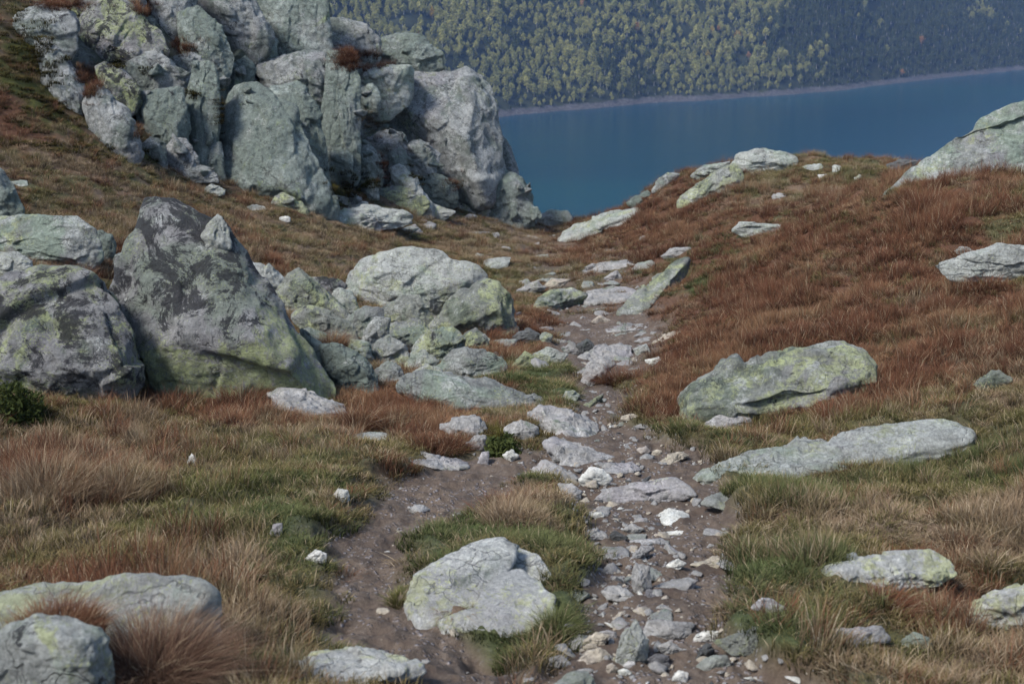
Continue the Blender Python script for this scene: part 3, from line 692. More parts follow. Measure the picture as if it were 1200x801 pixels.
# stones of the upper path
S('white flat stone on the worn grass behind the pointed boulder', 'w', '567,306 580,302 598,301 594,310 570,314', f=.3)
L('pale flat slab at the far bend of the path', 'p', '682,316 703,307 740,304 745,310 717,316 693,319')
S('pinkish pebble beneath the far-bend slab', 'p', '709,325 716,320 723,316 729,327 713,328')
S('smooth grey stone at the top of the tilted lichen slab', 'p', '776,299 790,290 808,291 808,300 780,302')
L('long tilted yellow-white slab beside the bend of the path', 'y', '722,367 735,356 747,347 767,325 790,308 807,302 806,312 777,333 763,357 747,366', f=.55)
L('yellowish flat slab lying across the worn grass', 'y', '621,364 630,352 643,340 667,336 688,345 660,358', f=.6)
L('broad violet-grey slab touching the tilted lichen slab', 'p', '676,352 693,340 720,334 748,340 741,353 693,357', f=.7)
S('small grey stone with a dark gap above the yellowish slab', 'p', '607,340 618,333 630,329 638,337 617,343')
S('brownish low stone next to the dark-gap stone', 'o', '636,335 647,327 667,328 652,338 642,339')
S('pink pebble at the path side under the broad violet slab', 'o', '694,376 703,369 714,375 703,378')
L('thin grey step stone across the upper path', 'p', '711,384 730,380 753,379 761,385 740,388 713,388')
S('curved brown-white stone on the right bank of the path', 'o', '766,401 777,394 787,389 798,388 790,395 777,399', f=.5)
S('dark slaty stone among pebbles left of the path', 'k', '602,394 611,388 620,385 638,395 628,401')
S('little white cube next to the dark slaty stone', 'w', (632, 389, 648, 401))
S('dark pointed stone in the middle of the path', 'k', '676,405 682,400 688,396 698,407 684,414')
S('grey stone leaning on the dark pointed stone', 'p', '659,408 670,401 684,411 675,415 664,414')
L('wide stacked slab across the path by the dark tussock', 'p', '679,418 695,411 707,407 727,401 739,407 738,419 700,423', f=.5)
S('pale rounded stone on the green patch', 'w', '626,414 643,407 664,415 655,425 630,425')
S('yellowish pointed stone beside the pale rounded one', 'y', '599,431 606,421 615,412 628,420 624,430')
S('small flat white stone near the dark tussock', 'w', '742,409 757,403 761,411 747,415')
S('white pebble on the bank beyond the dark tussock', 'h', '757,422 773,418 776,427 763,428')
B('violet leaning stone beside the dark brown tussock', 'p', '681,449 685,437 690,426 707,420 721,427 703,441 687,452', f=.2)
L('wide layered grey slab in the lower path', 'p', '619,485 633,474 660,479 693,492 703,504 690,510 670,512 643,502', f=.5, strata=1)
B('round grey stone beside the dark green shrub', 'p', '592,502 602,495 610,492 630,500 628,514 603,514')
S('thin tilted sliver on the left lip of the path', 'w', (659, 457, 679, 470), f=.4)
S('narrow yellowish plank-shaped stone on the green tongue', 'y', '684,474 697,468 707,462 704,471 690,477', f=.5)
S('tiny brown stone in the path beneath the red bank', 'o', (727, 485, 748, 492))
L('flat purple slab flush with the turf, left branch', 'p', '478,536 500,530 545,539 548,547 520,550 485,543', f=.9)
B('purple-grey stone with a shaded foot by the small shrub', 'p', '514,497 533,488 557,485 570,500 561,512 533,505', f=.15)
S('broken purple stone beneath the shaded-foot stone', 'p', '547,518 560,509 569,513 566,527 550,527')
S('small white lump below the dark green shrub', 'h', '589,533 600,527 607,533 598,540')
S('little upright grey stone left of the dark shrub', 'p', '560,542 565,530 573,529 572,543')
S('long flat whitish stone in the turf of the left meadow', 'w', (414, 506, 459, 517), f=.5)

# stones of the lower path
L('longest ridge slab leading down the path', 'p', '639,519 650,514 685,525 720,535 724,541 695,544 665,545 655,533', f=.35)
L('pale slab with a dark mossy end at the turf island', 'p', '627,549 638,537 658,548 678,560 664,565 648,558', f=.3)
B('whitish knobbly stone between ridge slab and overhang slab', 'h', '679,562 686,553 693,547 705,549 716,560 698,569 685,566')
L('flat grey plate behind the knobbly white stone', 'p', '706,551 720,543 740,541 749,550 725,555', f=.6)
L('thick dark-fronted overhang slab across the path', 'p', '696,585 715,572 750,564 778,560 793,559 806,567 814,577 796,582 763,586 740,584 720,582', f=.1, bulge=.15)
S('blocky pinkish stone at the corner of the turf island', 'p', '654,566 670,567 681,575 679,585 663,582')
L('square flat light stone lying on brown gravel', 'h', '772,601 783,594 800,599 808,605 806,613 786,615 776,611', f=.9)
L('diamond-shaped flat stone at the turf island edge', 'p', '672,627 683,621 705,621 710,629 695,633', f=.5)
S('pale hump stone in the shingle below the overhang', 'p', '731,620 740,613 754,620 743,625')
S('thin pale plate in the middle of the shingle', 'p', '738,634 773,630 784,636 760,639', f=.6)
S('sliver of white stone beneath the square flat stone', 'h', (778, 621, 806, 627), f=.6)
S('elongated stone on the bare soil under the right bank', 'o', '772,541 785,533 798,529 806,533 786,543', f=.5)
S('brown rounded stone half buried in the soil bank', 'o', (747, 523, 762, 532))
S('brown pebble beside the half buried rounded stone', 'o', (764, 526, 776, 534))
S('white chip at the turf island edge', 'h', (691, 599, 708, 607))
S('dark chip with a white top in the shingle', 'k', '715,626 720,621 735,629 732,633 718,631')
B('small cube-like stone standing in the path centre', 'p', '741,676 745,664 753,660 761,666 763,687 753,693 742,689', bulge=.5)
S('smooth tapering stone left of the cube-like one', 'p', '707,692 714,687 723,686 735,691 746,702 730,701 713,699', f=.3)
S('white oval stone on bare soil right of the cube-like one', 'h', '781,662 793,655 803,660 794,667 785,666')
S('long whitish stone where the path meets the right grass', 'o', '810,661 841,650 859,660 845,664', f=.4)
S('grey curved stone above the cube-like one', 'p', '738,656 746,646 753,639 764,641 750,652', f=.4)
S('dark flat stone at the foot of the cube-like one', 'k', (755, 690, 774, 699), f=.4)
B('pointed bluish-white stone standing at the path bottom', 'w', '723,770 728,748 738,737 744,727 750,738 758,750 758,765 741,777 728,777', bulge=.5, sharp=150)
B('flat-topped block behind the pointed white stone', 'p', '752,744 760,728 780,727 806,729 812,747 800,750 770,748')
S('white flat stone beside the flat-topped block', 'h', '815,749 823,740 843,739 842,746 821,752')
B('yellow-topped slab stone in turf at the path bottom', 'y', '837,750 861,743 896,733 909,750 897,762 858,762', f=.3)
S('beige wedge stone left of the pointed white stone', 'o', '673,780 682,769 690,762 703,758 721,774 705,780')
S('small grey angular stone at the lower turf corner', 'p', '640,775 648,770 658,768 669,778 655,784')
B('pale rough stone cut by the bottom edge', 'w', '648,803 665,788 688,784 700,803 690,818 655,818')
S('tan stone behind the beige wedge', 'o', '683,752 698,740 713,744 706,755')
S('bluish stone touching the tan one', 'p', '702,741 712,738 721,740 723,748 713,750')
S('round cream pebble above the beige wedge', 'o', (685, 753, 701, 761))
S('round pebble right below the beige wedge', 'o', (711, 777, 724, 789))
S('cream pebble at the foot of the pointed white stone', 'h', (723, 783, 739, 792))
S('white chip under the pointed white stone', 'h', (731, 774, 745, 782))
S('rough stone in front of the flat-topped block', 'p', '769,757 785,751 799,760 783,767')
S('dark slanting stone beside the bottom turf', 'k', '815,770 821,760 828,754 839,760 823,773')
S('pale broken stone in the bottom turf', 'w', '816,780 828,770 850,767 854,776 822,786')
S('small pale triangular pebble on the bottom gravel', 'h', '788,795 795,785 806,788 804,799')
S('dark brown stone behind the pointed white stone base', 'k', '760,772 770,765 784,768 783,778 765,780')
S('grey stone half hidden by grass right of the path', 'p', '882,710 893,701 905,703 919,711 918,718 896,714')

# pale rocks of the right foreground and left foreground
B('whitish low rock with a lobed top in the pink grass', 'i', '955,676 970,665 995,657 1028,656 1050,654 1065,649 1089,643 1107,653 1114,666 1101,680 1028,685 995,684 972,688', f=.2, rough=1.4)
B('pale yellow-topped rock cut by the lower right edge', 'i', '1130,725 1143,704 1179,691 1206,679 1240,678 1240,738 1146,733')
L('flat grey slab in green turf near the lower right', 'p', '964,748 980,737 1005,736 1031,736 1041,747 1020,755 995,758', f=.4)
S('small pale dome stone beside the flat turf slab', 'w', '1056,750 1071,740 1089,748 1093,758 1062,759')
S('tiny white stone near the flat turf slab', 'h', (950, 745, 961, 752))
L('low pale boulder at the bottom edge in the left path', 'i', '347,776 367,763 395,761 423,761 450,763 473,768 496,783 450,792 380,799 355,803', f=.35)
S('white cube stone on grass at the left path edge', 'h', '389,582 397,573 408,574 408,584 400,587')
S('cream flat stone in the grass beside the left path', 'h', '359,653 370,644 382,648 381,656 367,658')
S('pale plate lying on the left path near the turf island', 'p', (478, 591, 504, 600), f=.6)
S('cream pebble on the brown left path', 'o', (441, 711, 457, 719), f=.4)
S('lone white cone-shaped stone in the left meadow', 'h', '218,545 222,535 225,531 230,538 231,546')
S('grey upright pebble in olive grass left of the path', 'p', '317,624 320,614 331,613 330,624 324,628')
# the cream rock on the turf island, split by one diagonal crack
def island_rock():
    """angular plates grown together in one stone"""
    Vs, Fs, n = [], [], 0
    for pts, kw in (('474,705 478,694 490,670 508,662 527,655 557,636 587,631 604,641 597,662 584,678 568,690 561,713 541,720 520,727 500,734 488,733 486,717', dict(bulge=.14, sd=411)),
                    ('556,716 565,694 588,672 612,668 626,680 634,693 648,697 647,722 622,727 601,730 597,744 577,743 573,730', dict(bulge=.16, sd=433)),
                    ('596,646 606,640 631,651 636,662 645,672 634,684 612,680 594,672', dict(bulge=.06, sd=452)),
                    ('514,728 541,716 566,712 584,722 582,738 553,739 521,741', dict(bulge=.05, sd=471))):
        o = rock('boulder', 'x', 'i', pts, f=.5, chips=5, chip=.05, sharp=300, res=6, rough=.8, plate=.9, lean=.85, sink=.25, bulge=kw['bulge'], seed=kw['sd'], link=False, vis=False)
        _, V, F = ROCKS.pop(); bpy.data.objects.remove(o); Vs.append(V); Fs.append(F + n); n += len(V)
    V, Fc = np.vstack(Vs), np.vstack(Fs); o3 = V.mean(0); o3[2] = V[:, 2].min()
    o = mesh_obj('boulder', V - o3, Fc, RM['i'], loc=o3); tag(o, 'creamy lichen-covered rock on the turf island in the path fork', 'boulder')
    ROCKS.append((o, V, Fc)); OUTLINES.append((parse('474,705 490,670 527,655 557,636 587,631 630,651 645,672 648,697 647,722 597,744 577,743 553,739 521,741 488,733'), ground_Y(575, 742)))
island_rock()
B('long flat-topped boulder with dark end at the lower left', 'w', '-20,716 0,704 43,690 107,686 177,678 240,684 254,705 258,760 262,860 150,870 -20,870', Y=4.7, chips=6, sharp=150, front=[(30,715,.12),(120,708,.16),(200,705,.16),(225,720,.2),(230,800,.2),(60,800,.3)], dep=.8, lean=.1)
B('rounded blue-grey boulder nearest the lower left corner', 'g', '-40,755 0,735 43,721 82,723 114,735 134,764 140,860 -40,880', Y=4.0, chips=5, sharp=30, bulge=.35)

# small loose stones: a few shapes copied, each one lying by itself
BVH0 = None
def loose_protos(style, n, flat, seed):
    out = []
    for q in range(n):
        r = np.random.default_rng(seed + q); H = r.normal(size=(16, 3)) * [1, .8, flat]
        V, Fc = rock_mesh(H, 4, seed + q, chips=6, chip=.1, sharp=150, rough=1.0); V = V / np.abs(V).max()
        out.append((mesh_obj('stone', V, Fc, RM[style], link=False), V, Fc))
    return out
_all = BVHTree.FromPolygons(np.vstack([V for _, V, _ in ROCKS]).tolist(), np.vstack([F + k for (_, V, F), k in zip(ROCKS, np.cumsum([0] + [len(V) for _, V, _ in ROCKS[:-1]]))]).tolist(), all_triangles=True)
LP = loose_protos('p', 4, .38, 700) + loose_protos('w', 2, .4, 720) + loose_protos('o', 2, .4, 740) + loose_protos('k', 1, .5, 760)
cnt = 0; tries = 0; taken = []
while cnt < 65 and tries < 4000:
    tries += 1
    t = rng.uniform(); vv = 800 - 500 * t ** .85
    c = np.interp(vv, [300, 350, 400, 440, 500, 560, 620, 700, 760, 801], [670, 690, 695, 690, 700, 730, 745, 745, 745, 790])
    wd = np.interp(vv, [300, 350, 400, 440, 500, 560, 620, 700, 760, 801], [60, 65, 65, 45, 55, 70, 60, 65, 85, 120])
    uu = c + rng.normal(0, .6) * wd
    Yg = ground_Y(uu, vv)
    if Yg is None: continue
    s_, k_ = ray(uu, vv); x_ = float(s_ * Yg)
    if path_mask(np.array([x_]), np.array([Yg]))[0] < .3: continue
    z_ = float(ground_z(x_, Yg)[0]); size = float(np.clip(np.exp(rng.normal(-3.05, .42)), .022, .12) * np.interp(Yg, [5, 12, 30], [.8, 1.15, 1.7]))
    if _all.find_nearest(Vector((x_, Yg, z_)), size * .8)[0] is not None or any((x_ - a) ** 2 + (Yg - b) ** 2 < (size * .8 + c_) ** 2 for a, b, c_ in taken): continue
    taken.append((x_, Yg, size * .8))
    o0, V, Fc = LP[rng.choice(9, p=[.15, .15, .15, .15, .09, .09, .08, .08, .06])]
    o = o0.copy(); COL.objects.link(o); o.location = (x_, Yg, z_ - size * .05); o.scale = (size * rng.uniform(.8, 1.3), size, size * rng.uniform(.7, 1.2)); o.rotation_euler = (rng.normal(0, .15), rng.normal(0, .15), rng.uniform(0, 6.28))
    o.name = 'stone'; tag(o, 'small loose stone lying on the trodden path soil', 'stone', 'small loose stones along the path'); cnt += 1
    M = np.array(o.matrix_basis); W = V @ M[:3, :3].T + M[:3, 3]; ROCKS.append((o, W, Fc))
# flat slabs bedded in the path, and pale stones in the worn grass below the crest
FP = loose_protos('p', 4, .22, 900) + loose_protos('w', 2, .25, 930)
def scatter(name, label, cat, group, protos, n, win, smin, smax, pmin, sink):
    c_n = tr_ = 0
    while c_n < n and tr_ < 60 * n:
        tr_ += 1; w_ = win[rng.integers(len(win))]; uu, vv = rng.uniform(w_[0], w_[2]), rng.uniform(w_[1], w_[3]); Yg = ground_Y(uu, vv)
        if Yg is None or Yg > 44: continue
        s_, k_ = ray(uu, vv); x_ = float(s_ * Yg)
        if path_mask(np.array([x_]), np.array([Yg]))[0] < pmin: continue
        z_ = float(ground_z(x_, Yg)[0]); size = float(rng.uniform(smin, smax) ** 1.0)
        if _all.find_nearest(Vector((x_, Yg, z_)), size * .75)[0] is not None or any((x_ - a) ** 2 + (Yg - b) ** 2 < (size * .8 + c_) ** 2 for a, b, c_ in taken): continue
        taken.append((x_, Yg, size * .8)); o0, V, Fc = protos[rng.integers(len(protos))]
        o = o0.copy(); COL.objects.link(o); o.location = (x_, Yg, z_ - size * sink); o.scale = (size * rng.uniform(.85, 1.25), size, size * rng.uniform(.7, 1.2)); o.rotation_euler = (rng.normal(.05, .1), rng.normal(0, .12), rng.uniform(0, 6.28))
        o.name = name; tag(o, label, cat, group); c_n += 1
        M = np.array(o.matrix_basis); W = V @ M[:3, :3].T + M[:3, 3]; ROCKS.append((o, W, Fc))
scatter('flat_rock', 'flat grey slab bedded level in the trodden path soil', 'flat rock', 'flat slabs bedded in the path', FP, 34, [(640, 480, 860, 780), (660, 560, 800, 700), (650, 380, 760, 470)], .07, .17, .5, .02)
scatter('stone', 'pale low stone half sunk in the worn grass below the crest', 'stone', 'pale stones in the worn grass below the crest', LP[4:6] + LP[:2], 30, [(430, 250, 640, 275), (560, 262, 760, 340), (580, 380, 690, 440), (600, 330, 720, 380)], .13, .36, 0, .08)
# rubble lodged in the gaps of the cliff
RP = loose_protos('d', 3, .8, 800) + loose_protos('c', 3, .7, 820)
cnt = 0
for (u0, v0, u1, v1, n) in ((425, 150, 530, 225, 26), (150, 160, 250, 205, 8), (385, 190, 470, 235, 14), (100, 60, 240, 120, 10), (560, 215, 625, 250, 8), (420, 70, 450, 140, 6), (250, 80, 300, 120, 6)):
    for _ in range(n):
        d_ = at(rng.uniform(u0, u1), rng.uniform(v0, v1), 1.0); d_ /= np.linalg.norm(d_)
        h_ = _all.ray_cast(Vector((0, 0, 0)), Vector(d_), 60)
        if h_[0] is None or h_[1].z < .05: continue
        size = float(np.clip(np.exp(rng.normal(-1.75, .4)), .08, .36)); o0, V, Fc = RP[rng.integers(6)]
        o = o0.copy(); COL.objects.link(o); o.location = h_[0]; o.scale = (size, size * rng.uniform(.7, 1), size * rng.uniform(.6, 1.1)); o.rotation_euler = tuple(rng.uniform(-.6, .6, 2)) + (rng.uniform(0, 6.28),)
        o.name = 'stone'; tag(o, 'small angular rubble stone lodged between the cliff blocks', 'stone', 'rubble stones in the gaps of the cliff'); cnt += 1
        M = np.array(o.matrix_basis); W = V @ M[:3, :3].T + M[:3, 3]; ROCKS.append((o, W, Fc))
# ------------------------------------------------------------------ grass
bpy.context.view_layer.update()
def build_bvh():
    vs, fs, n = [], [], 0
    for o, V, F in ROCKS:
        vs.append(V); fs.append(F + n); n += len(V)
    return BVHTree.FromPolygons(np.vstack(vs).tolist(), np.vstack(fs).tolist(), all_triangles=True)
BVH = build_bvh()

def grass_material(name, root, tip, alt, trans=0.25, third=None, straw=(.40, .31, .20), sw=.86):
    """root -> tip colour along the blade, second colour by clump"""
    N = NT(name)
    t = N.attr('tip'); oi = N.n('ObjectInfo').outputs['Random']
    br = N.attr('blade')
    g = N.n('NewGeometry').outputs['Position']
    patch = N.smooth(N.noise(g, 1.6, 4, .6), .36, .64)
    c_tip = N.mix(N.math('ADD', N.math('MULTIPLY', patch, .55), N.math('MULTIPLY', br, .45)), tip, alt)
    if third: c_tip = N.mix(N.math('MULTIPLY', N.smooth(N.noise(g, .75, 6, .7), .47, .62), .8), c_tip, third)
    c_tip = N.mix(N.smooth(br, sw, sw + .02), c_tip, straw)
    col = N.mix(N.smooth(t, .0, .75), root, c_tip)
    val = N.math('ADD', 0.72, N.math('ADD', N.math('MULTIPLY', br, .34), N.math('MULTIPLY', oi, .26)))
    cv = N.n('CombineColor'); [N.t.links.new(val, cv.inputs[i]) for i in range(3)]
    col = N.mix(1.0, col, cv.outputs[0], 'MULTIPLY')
    d = N.n('BsdfDiffuse'); N.t.links.new(col, d.inputs[0])
    tr = N.n('BsdfTranslucent'); N.t.links.new(col, tr.inputs[0])
    mx = N.n('MixShader'); mx.inputs[0].default_value = trans
    N.t.links.new(d.outputs[0], mx.inputs[1]); N.t.links.new(tr.outputs[0], mx.inputs[2])
    return N.finish(mx.outputs[0])
GM = {
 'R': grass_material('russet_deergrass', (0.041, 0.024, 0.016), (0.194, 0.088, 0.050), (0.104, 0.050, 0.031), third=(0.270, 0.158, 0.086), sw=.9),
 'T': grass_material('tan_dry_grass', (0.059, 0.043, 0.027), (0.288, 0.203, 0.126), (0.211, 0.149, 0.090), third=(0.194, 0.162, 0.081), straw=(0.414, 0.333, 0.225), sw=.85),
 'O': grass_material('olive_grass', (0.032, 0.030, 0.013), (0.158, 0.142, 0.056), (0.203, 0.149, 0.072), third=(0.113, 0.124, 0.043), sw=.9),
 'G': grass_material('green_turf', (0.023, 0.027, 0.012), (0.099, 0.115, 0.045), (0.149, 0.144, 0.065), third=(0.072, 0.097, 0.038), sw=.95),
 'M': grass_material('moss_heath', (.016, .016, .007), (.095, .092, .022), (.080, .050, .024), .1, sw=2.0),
}
def blades(n, h, spread, lean, width, r, comb=(0, 0), seg=3):
    """n curved tapering blades round the origin; returns verts, tri faces, tip, blade attributes"""
    a = r.uniform(0, 2 * math.pi, n); rad = spread * np.sqrt(r.uniform(0, 1, n))
    bx, by = rad * np.cos(a), rad * np.sin(a)
    a2 = a + r.normal(0, .9, n)
    ln = np.abs(r.normal(lean, lean * .5, n)) + .05
    hh = h * r.uniform(.45, 1.15, n) * (1 - .35 * (rad / max(spread, 1e-6)) ** 2)
    dx, dy = np.cos(a2) * ln + comb[0], np.sin(a2) * ln + comb[1]
    pa = r.uniform(0, 2 * math.pi, n); px, py = np.cos(pa), np.sin(pa)
    rows = []
    for k in range(seg + 1):
        t = k / seg
        x = bx + dx * hh * t ** 1.8; y = by + dy * hh * t ** 1.8; z = hh * (t - .22 * np.hypot(dx, dy) * t * t) - .02 * (k == 0)
        w = width * (1 - t) ** .7 * .5 if k < seg else 0
        if k < seg:
            rows.append(np.stack([np.stack([x - px * w, y - py * w, z], 1), np.stack([x + px * w, y + py * w, z], 1)], 1))
        else:
            rows.append(np.stack([x, y, z], 1)[:, None])
    V = np.concatenate(rows, 1)      # n, 2*seg+1, 3
    m = 2 * seg + 1
    f = []
    for k in range(seg - 1):
        f += [[2 * k, 2 * k + 1, 2 * k + 3], [2 * k, 2 * k + 3, 2 * k + 2]]
    f.append([2 * seg - 2, 2 * seg - 1, 2 * seg])
    f = np.array(f)
    F = (f[None] + (np.arange(n) * m)[:, None, None]).reshape(-1, 3)
    tip = np.tile(np.repeat(np.arange(seg + 1) / seg, [2] * seg + [1]), n)
    bl = np.repeat(r.uniform(0, 1, n), m)
    return V.reshape(-1, 3), F, tip, bl
def clump_proto(name, mat, **kw):
    r = np.random.default_rng(abs(hash(name)) % 1000 if False else sum(map(ord, name)))
    V, F, tip, bl = blades(r=r, **kw)
    o = mesh_obj(name, V, F, mat, smooth=False, link=False)
    vattr(o, 'tip', tip); vattr(o, 'blade', bl)
    return o

SPEC = {  # blades, height, spread, lean, width
 'R': dict(n=70, h=.16, spread=.085, lean=.6, width=.0042),
 'T': dict(n=60, h=.125, spread=.09, lean=.6, width=.0042),
 'O': dict(n=70, h=.075, spread=.10, lean=.7, width=.0045),
 'G': dict(n=90, h=.085, spread=.10, lean=.75, width=.0045),
 'M': dict(n=90, h=.075, spread=.10, lean=.9, width=.007),
}
STUFF = {'R': ('russet_grass', 'russet deergrass tussocks covering the slopes'), 'T': ('dry_grass', 'tan dry grass on the meadows beside the path'),
         'O': ('olive_grass', 'short olive grass between the russet tussocks'), 'G': ('green_grass', 'short grey-green turf along the path edges'),
         'M': ('moss', 'dark moss and heath on the upper left slope')}

def instancer(name, protos, P, rot, scl, idx):
    col = bpy.data.collections.new(name + '_clumps')
    for o in protos: col.objects.link(o)
    me = bpy.data.meshes.new(name); me.vertices.add(len(P)); me.vertices.foreach_set('co', np.asarray(P, np.float32).ravel())
    a = me.attributes.new('rot', 'FLOAT_VECTOR', 'POINT'); a.data.foreach_set('vector', np.asarray(rot, np.float32).ravel())
    a = me.attributes.new('scl', 'FLOAT_VECTOR', 'POINT'); a.data.foreach_set('vector', np.asarray(scl, np.float32).ravel())
    a = me.attributes.new('idx', 'INT', 'POINT'); a.data.foreach_set('value', np.asarray(idx, np.int32))
    o = bpy.data.objects.new(name, me); COL.objects.link(o)
    ng = bpy.data.node_groups.new(name, 'GeometryNodeTree')
    ng.interface.new_socket('Geometry', in_out='INPUT', socket_type='NodeSocketGeometry')
    ng.interface.new_socket('Geometry', in_out='OUTPUT', socket_type='NodeSocketGeometry')
    gi, go = ng.nodes.new('NodeGroupInput'), ng.nodes.new('NodeGroupOutput')
    ci = ng.nodes.new('GeometryNodeCollectionInfo'); ci.inputs['Collection'].default_value = col
    ci.inputs['Separate Children'].default_value = True; ci.inputs['Reset Children'].default_value = True
    ip = ng.nodes.new('GeometryNodeInstanceOnPoints'); ip.inputs['Pick Instance'].default_value = True
    m2p = ng.nodes.new('GeometryNodeMeshToPoints')
    def na(nm, dt):
        n = ng.nodes.new('GeometryNodeInputNamedAttribute'); n.data_type = dt; n.inputs['Name'].default_value = nm; return n.outputs['Attribute']
    lk = ng.links.new
    lk(gi.outputs[0], m2p.inputs['Mesh']); lk(m2p.outputs[0], ip.inputs['Points']); lk(ci.outputs[0], ip.inputs['Instance'])
    lk(na('idx', 'INT'), ip.inputs['Instance Index'])
    e2r = ng.nodes.new('FunctionNodeEulerToRotation'); lk(na('rot', 'FLOAT_VECTOR'), e2r.inputs[0]); lk(e2r.outputs[0], ip.inputs['Rotation'])
    lk(na('scl', 'FLOAT_VECTOR'), ip.inputs['Scale'])
    lk(ip.outputs[0], go.inputs[0])
    md = o.modifiers.new('scatter', 'NODES'); md.node_group = ng
    return o

def candidates(n, y0, y1, smax=.47):
    y = np.sqrt(rng.uniform(y0 * y0, y1 * y1, n)); s = rng.uniform(-smax, smax, n)
    return s * y, y
cx, cy = [], []
for y0, y1, dens in ((2.2, 5, 240), (5, 9, 250), (9, 14, 190), (14, 22, 120), (22, 32, 62), (32, 50, 34)):
    area = .47 * (y1 * y1 - y0 * y0)
    a, b = candidates(int(area * dens), y0, y1); cx.append(a); cy.append(b)
cx, cy = np.concatenate(cx), np.concatenate(cy)
cz = ground_z(cx, cy)
pm = path_mask(cx, cy)
keep = rng.uniform(0, 1, len(cx)) > pm * 1.02 + .02
cx, cy, cz = cx[keep], cy[keep], cz[keep]
zc = zones(cx, cy, cz)
cum = zc.cumsum(0); pick = (rng.uniform(0, 1, len(cx))[None] > cum).sum(0).clip(0, 4)
# leave out what would grow inside a rock
up = Vector((0, 0, 1)); ok = np.ones(len(cx), bool)
for i in range(len(cx)):
    if BVH.ray_cast(Vector((cx[i], cy[i], cz[i] + .012)), up, 4.0)[0] is not None: ok[i] = False
cx, cy, cz, pick = cx[ok], cy[ok], cz[ok], pick[ok]
PTS = {k: [] for k in ZT}
tuss = fbm(np.stack([cx * 1.1, cy * 1.1, 0 * cx], 1), 3, 81)
big = fbm(np.stack([cx * 2.6, cy * 2.6, 0 * cx], 1), 2, 82)
edge = 1 - .45 * path_mask(cx, cy, np.full(len(cx), 1.6))      # shorter beside the trodden path
for i, k in enumerate(ZT):
    m = pick == i
    hs = (.92 + (.8 + .5 * (cx[m] / cy[m] > .08)) * tuss[m] + .85 * big[m]).clip(.34 if k in 'RT' else .85, 2.0) * np.maximum(edge[m], .7)
    tall = rng.uniform(0, 1, m.sum()) < (.05 if k in 'RT' else .015)
    hs = np.where(tall, hs * 1.25 + .45, hs)
    if k in 'RT': hs = hs * (1 + .1 * (cy[m] < 12))
    w = rng.uniform(.8, 1.25, m.sum()) * np.interp(cy[m], [5, 15, 30, 45], [.9, 1.0, 1.25, 1.5])
    PTS[k].append((np.stack([cx[m], cy[m], cz[m] - .006], 1), hs * rng.uniform(.75, 1.2, m.sum()), w))

def in_poly(px, py, poly):
    c = np.zeros(len(px), bool); n = len(poly); j = n - 1
    for i in range(n):
        xi, yi = poly[i]; xj, yj = poly[j]
        t = ((yi > py) != (yj > py)) & (px < (xj - xi) * (py - yi) / (yj - yi + 1e-9) + xi); c ^= t; j = i
    return c
# grass stays low where it would bury a rock standing behind it
for k in ZT:
    P, hs, w = PTS[k][0]; h0 = SPEC[k]['h']
    fac = np.ones(len(P))
    for poly, Yr in OUTLINES:
        m = np.where((P[:, 1] < Yr + .6) & (P[:, 1] > Yr - 3.0) & (np.abs(P[:, 0] / P[:, 1] - (poly[:, 0].mean() - 600) / F0) < (np.ptp(poly[:, 0]) * .5 + 30) / F0))[0]
        if len(m) == 0: continue
        lo = poly[:, 1].max() - poly[:, 1].min()
        for f in (1.0, .65, .35):
            u, v = project(P[m, 0], P[m, 1], P[m, 2] + h0 * hs[m] * f)
            ins = in_poly(u, v + min(10, .22 * lo), poly)
            fac[m[ins]] = np.minimum(fac[m[ins]], f * .62)
    fac = np.maximum(fac, .22 if k in 'RT' else .6); keep = fac > 0
    PTS[k][0] = (P[keep], hs[keep] * fac[keep], w[keep])

def on_rocks(u0, v0, u1, v1, n, kind, hs=.8):
    """tufts rooted on ledges of the rocks seen in an image window"""
    P = []
    for _ in range(n):
        u, v = rng.normal((u0 + u1) / 2, (u1 - u0) / 3.4), rng.normal((v0 + v1) / 2, (v1 - v0) / 3.2); d = at(u, v, 1.0); d /= np.linalg.norm(d)
        hit = BVH.ray_cast(Vector((0, 0, 0)), Vector(d), 60)
        if hit[0] is not None and hit[1].z > .22: P.append(np.array(hit[0]) - d * -.05)
    if P:
        P = np.array(P); PTS[kind].append((P, hs * rng.uniform(.4, 1.3, len(P)), rng.uniform(1.0, 1.5, len(P))))
for w in [(396, 62, 442, 80, 260, 'R', 1.3), (160, 2, 182, 16, 90, 'R', 1.3), (205, 50, 228, 64, 90, 'R', 1.0), (90, 80, 112, 98, 90, 'R', 1.0), (100, 92, 115, 118, 60, 'R', .9), (40, 0, 105, 10, 150, 'R', .9),
          (424, 125, 452, 152, 130, 'T', .7), (395, 205, 440, 228, 160, 'M', 1.3), (440, 175, 456, 215, 90, 'R', .7), (480, 196, 500, 212, 40, 'M', 1), (525, 200, 545, 222, 80, 'R', .8),
          (130, 60, 150, 80, 40, 'M', .8), (0, 45, 60, 110, 500, 'M', 1.3), (165, 80, 175, 90, 20, 'M', .8), (155, 150, 170, 160, 30, 'R', .7), (225, 105, 235, 115, 20, 'M', .7), (252, 118, 262, 160, 50, 'M', .6)]:
    on_rocks(*w)

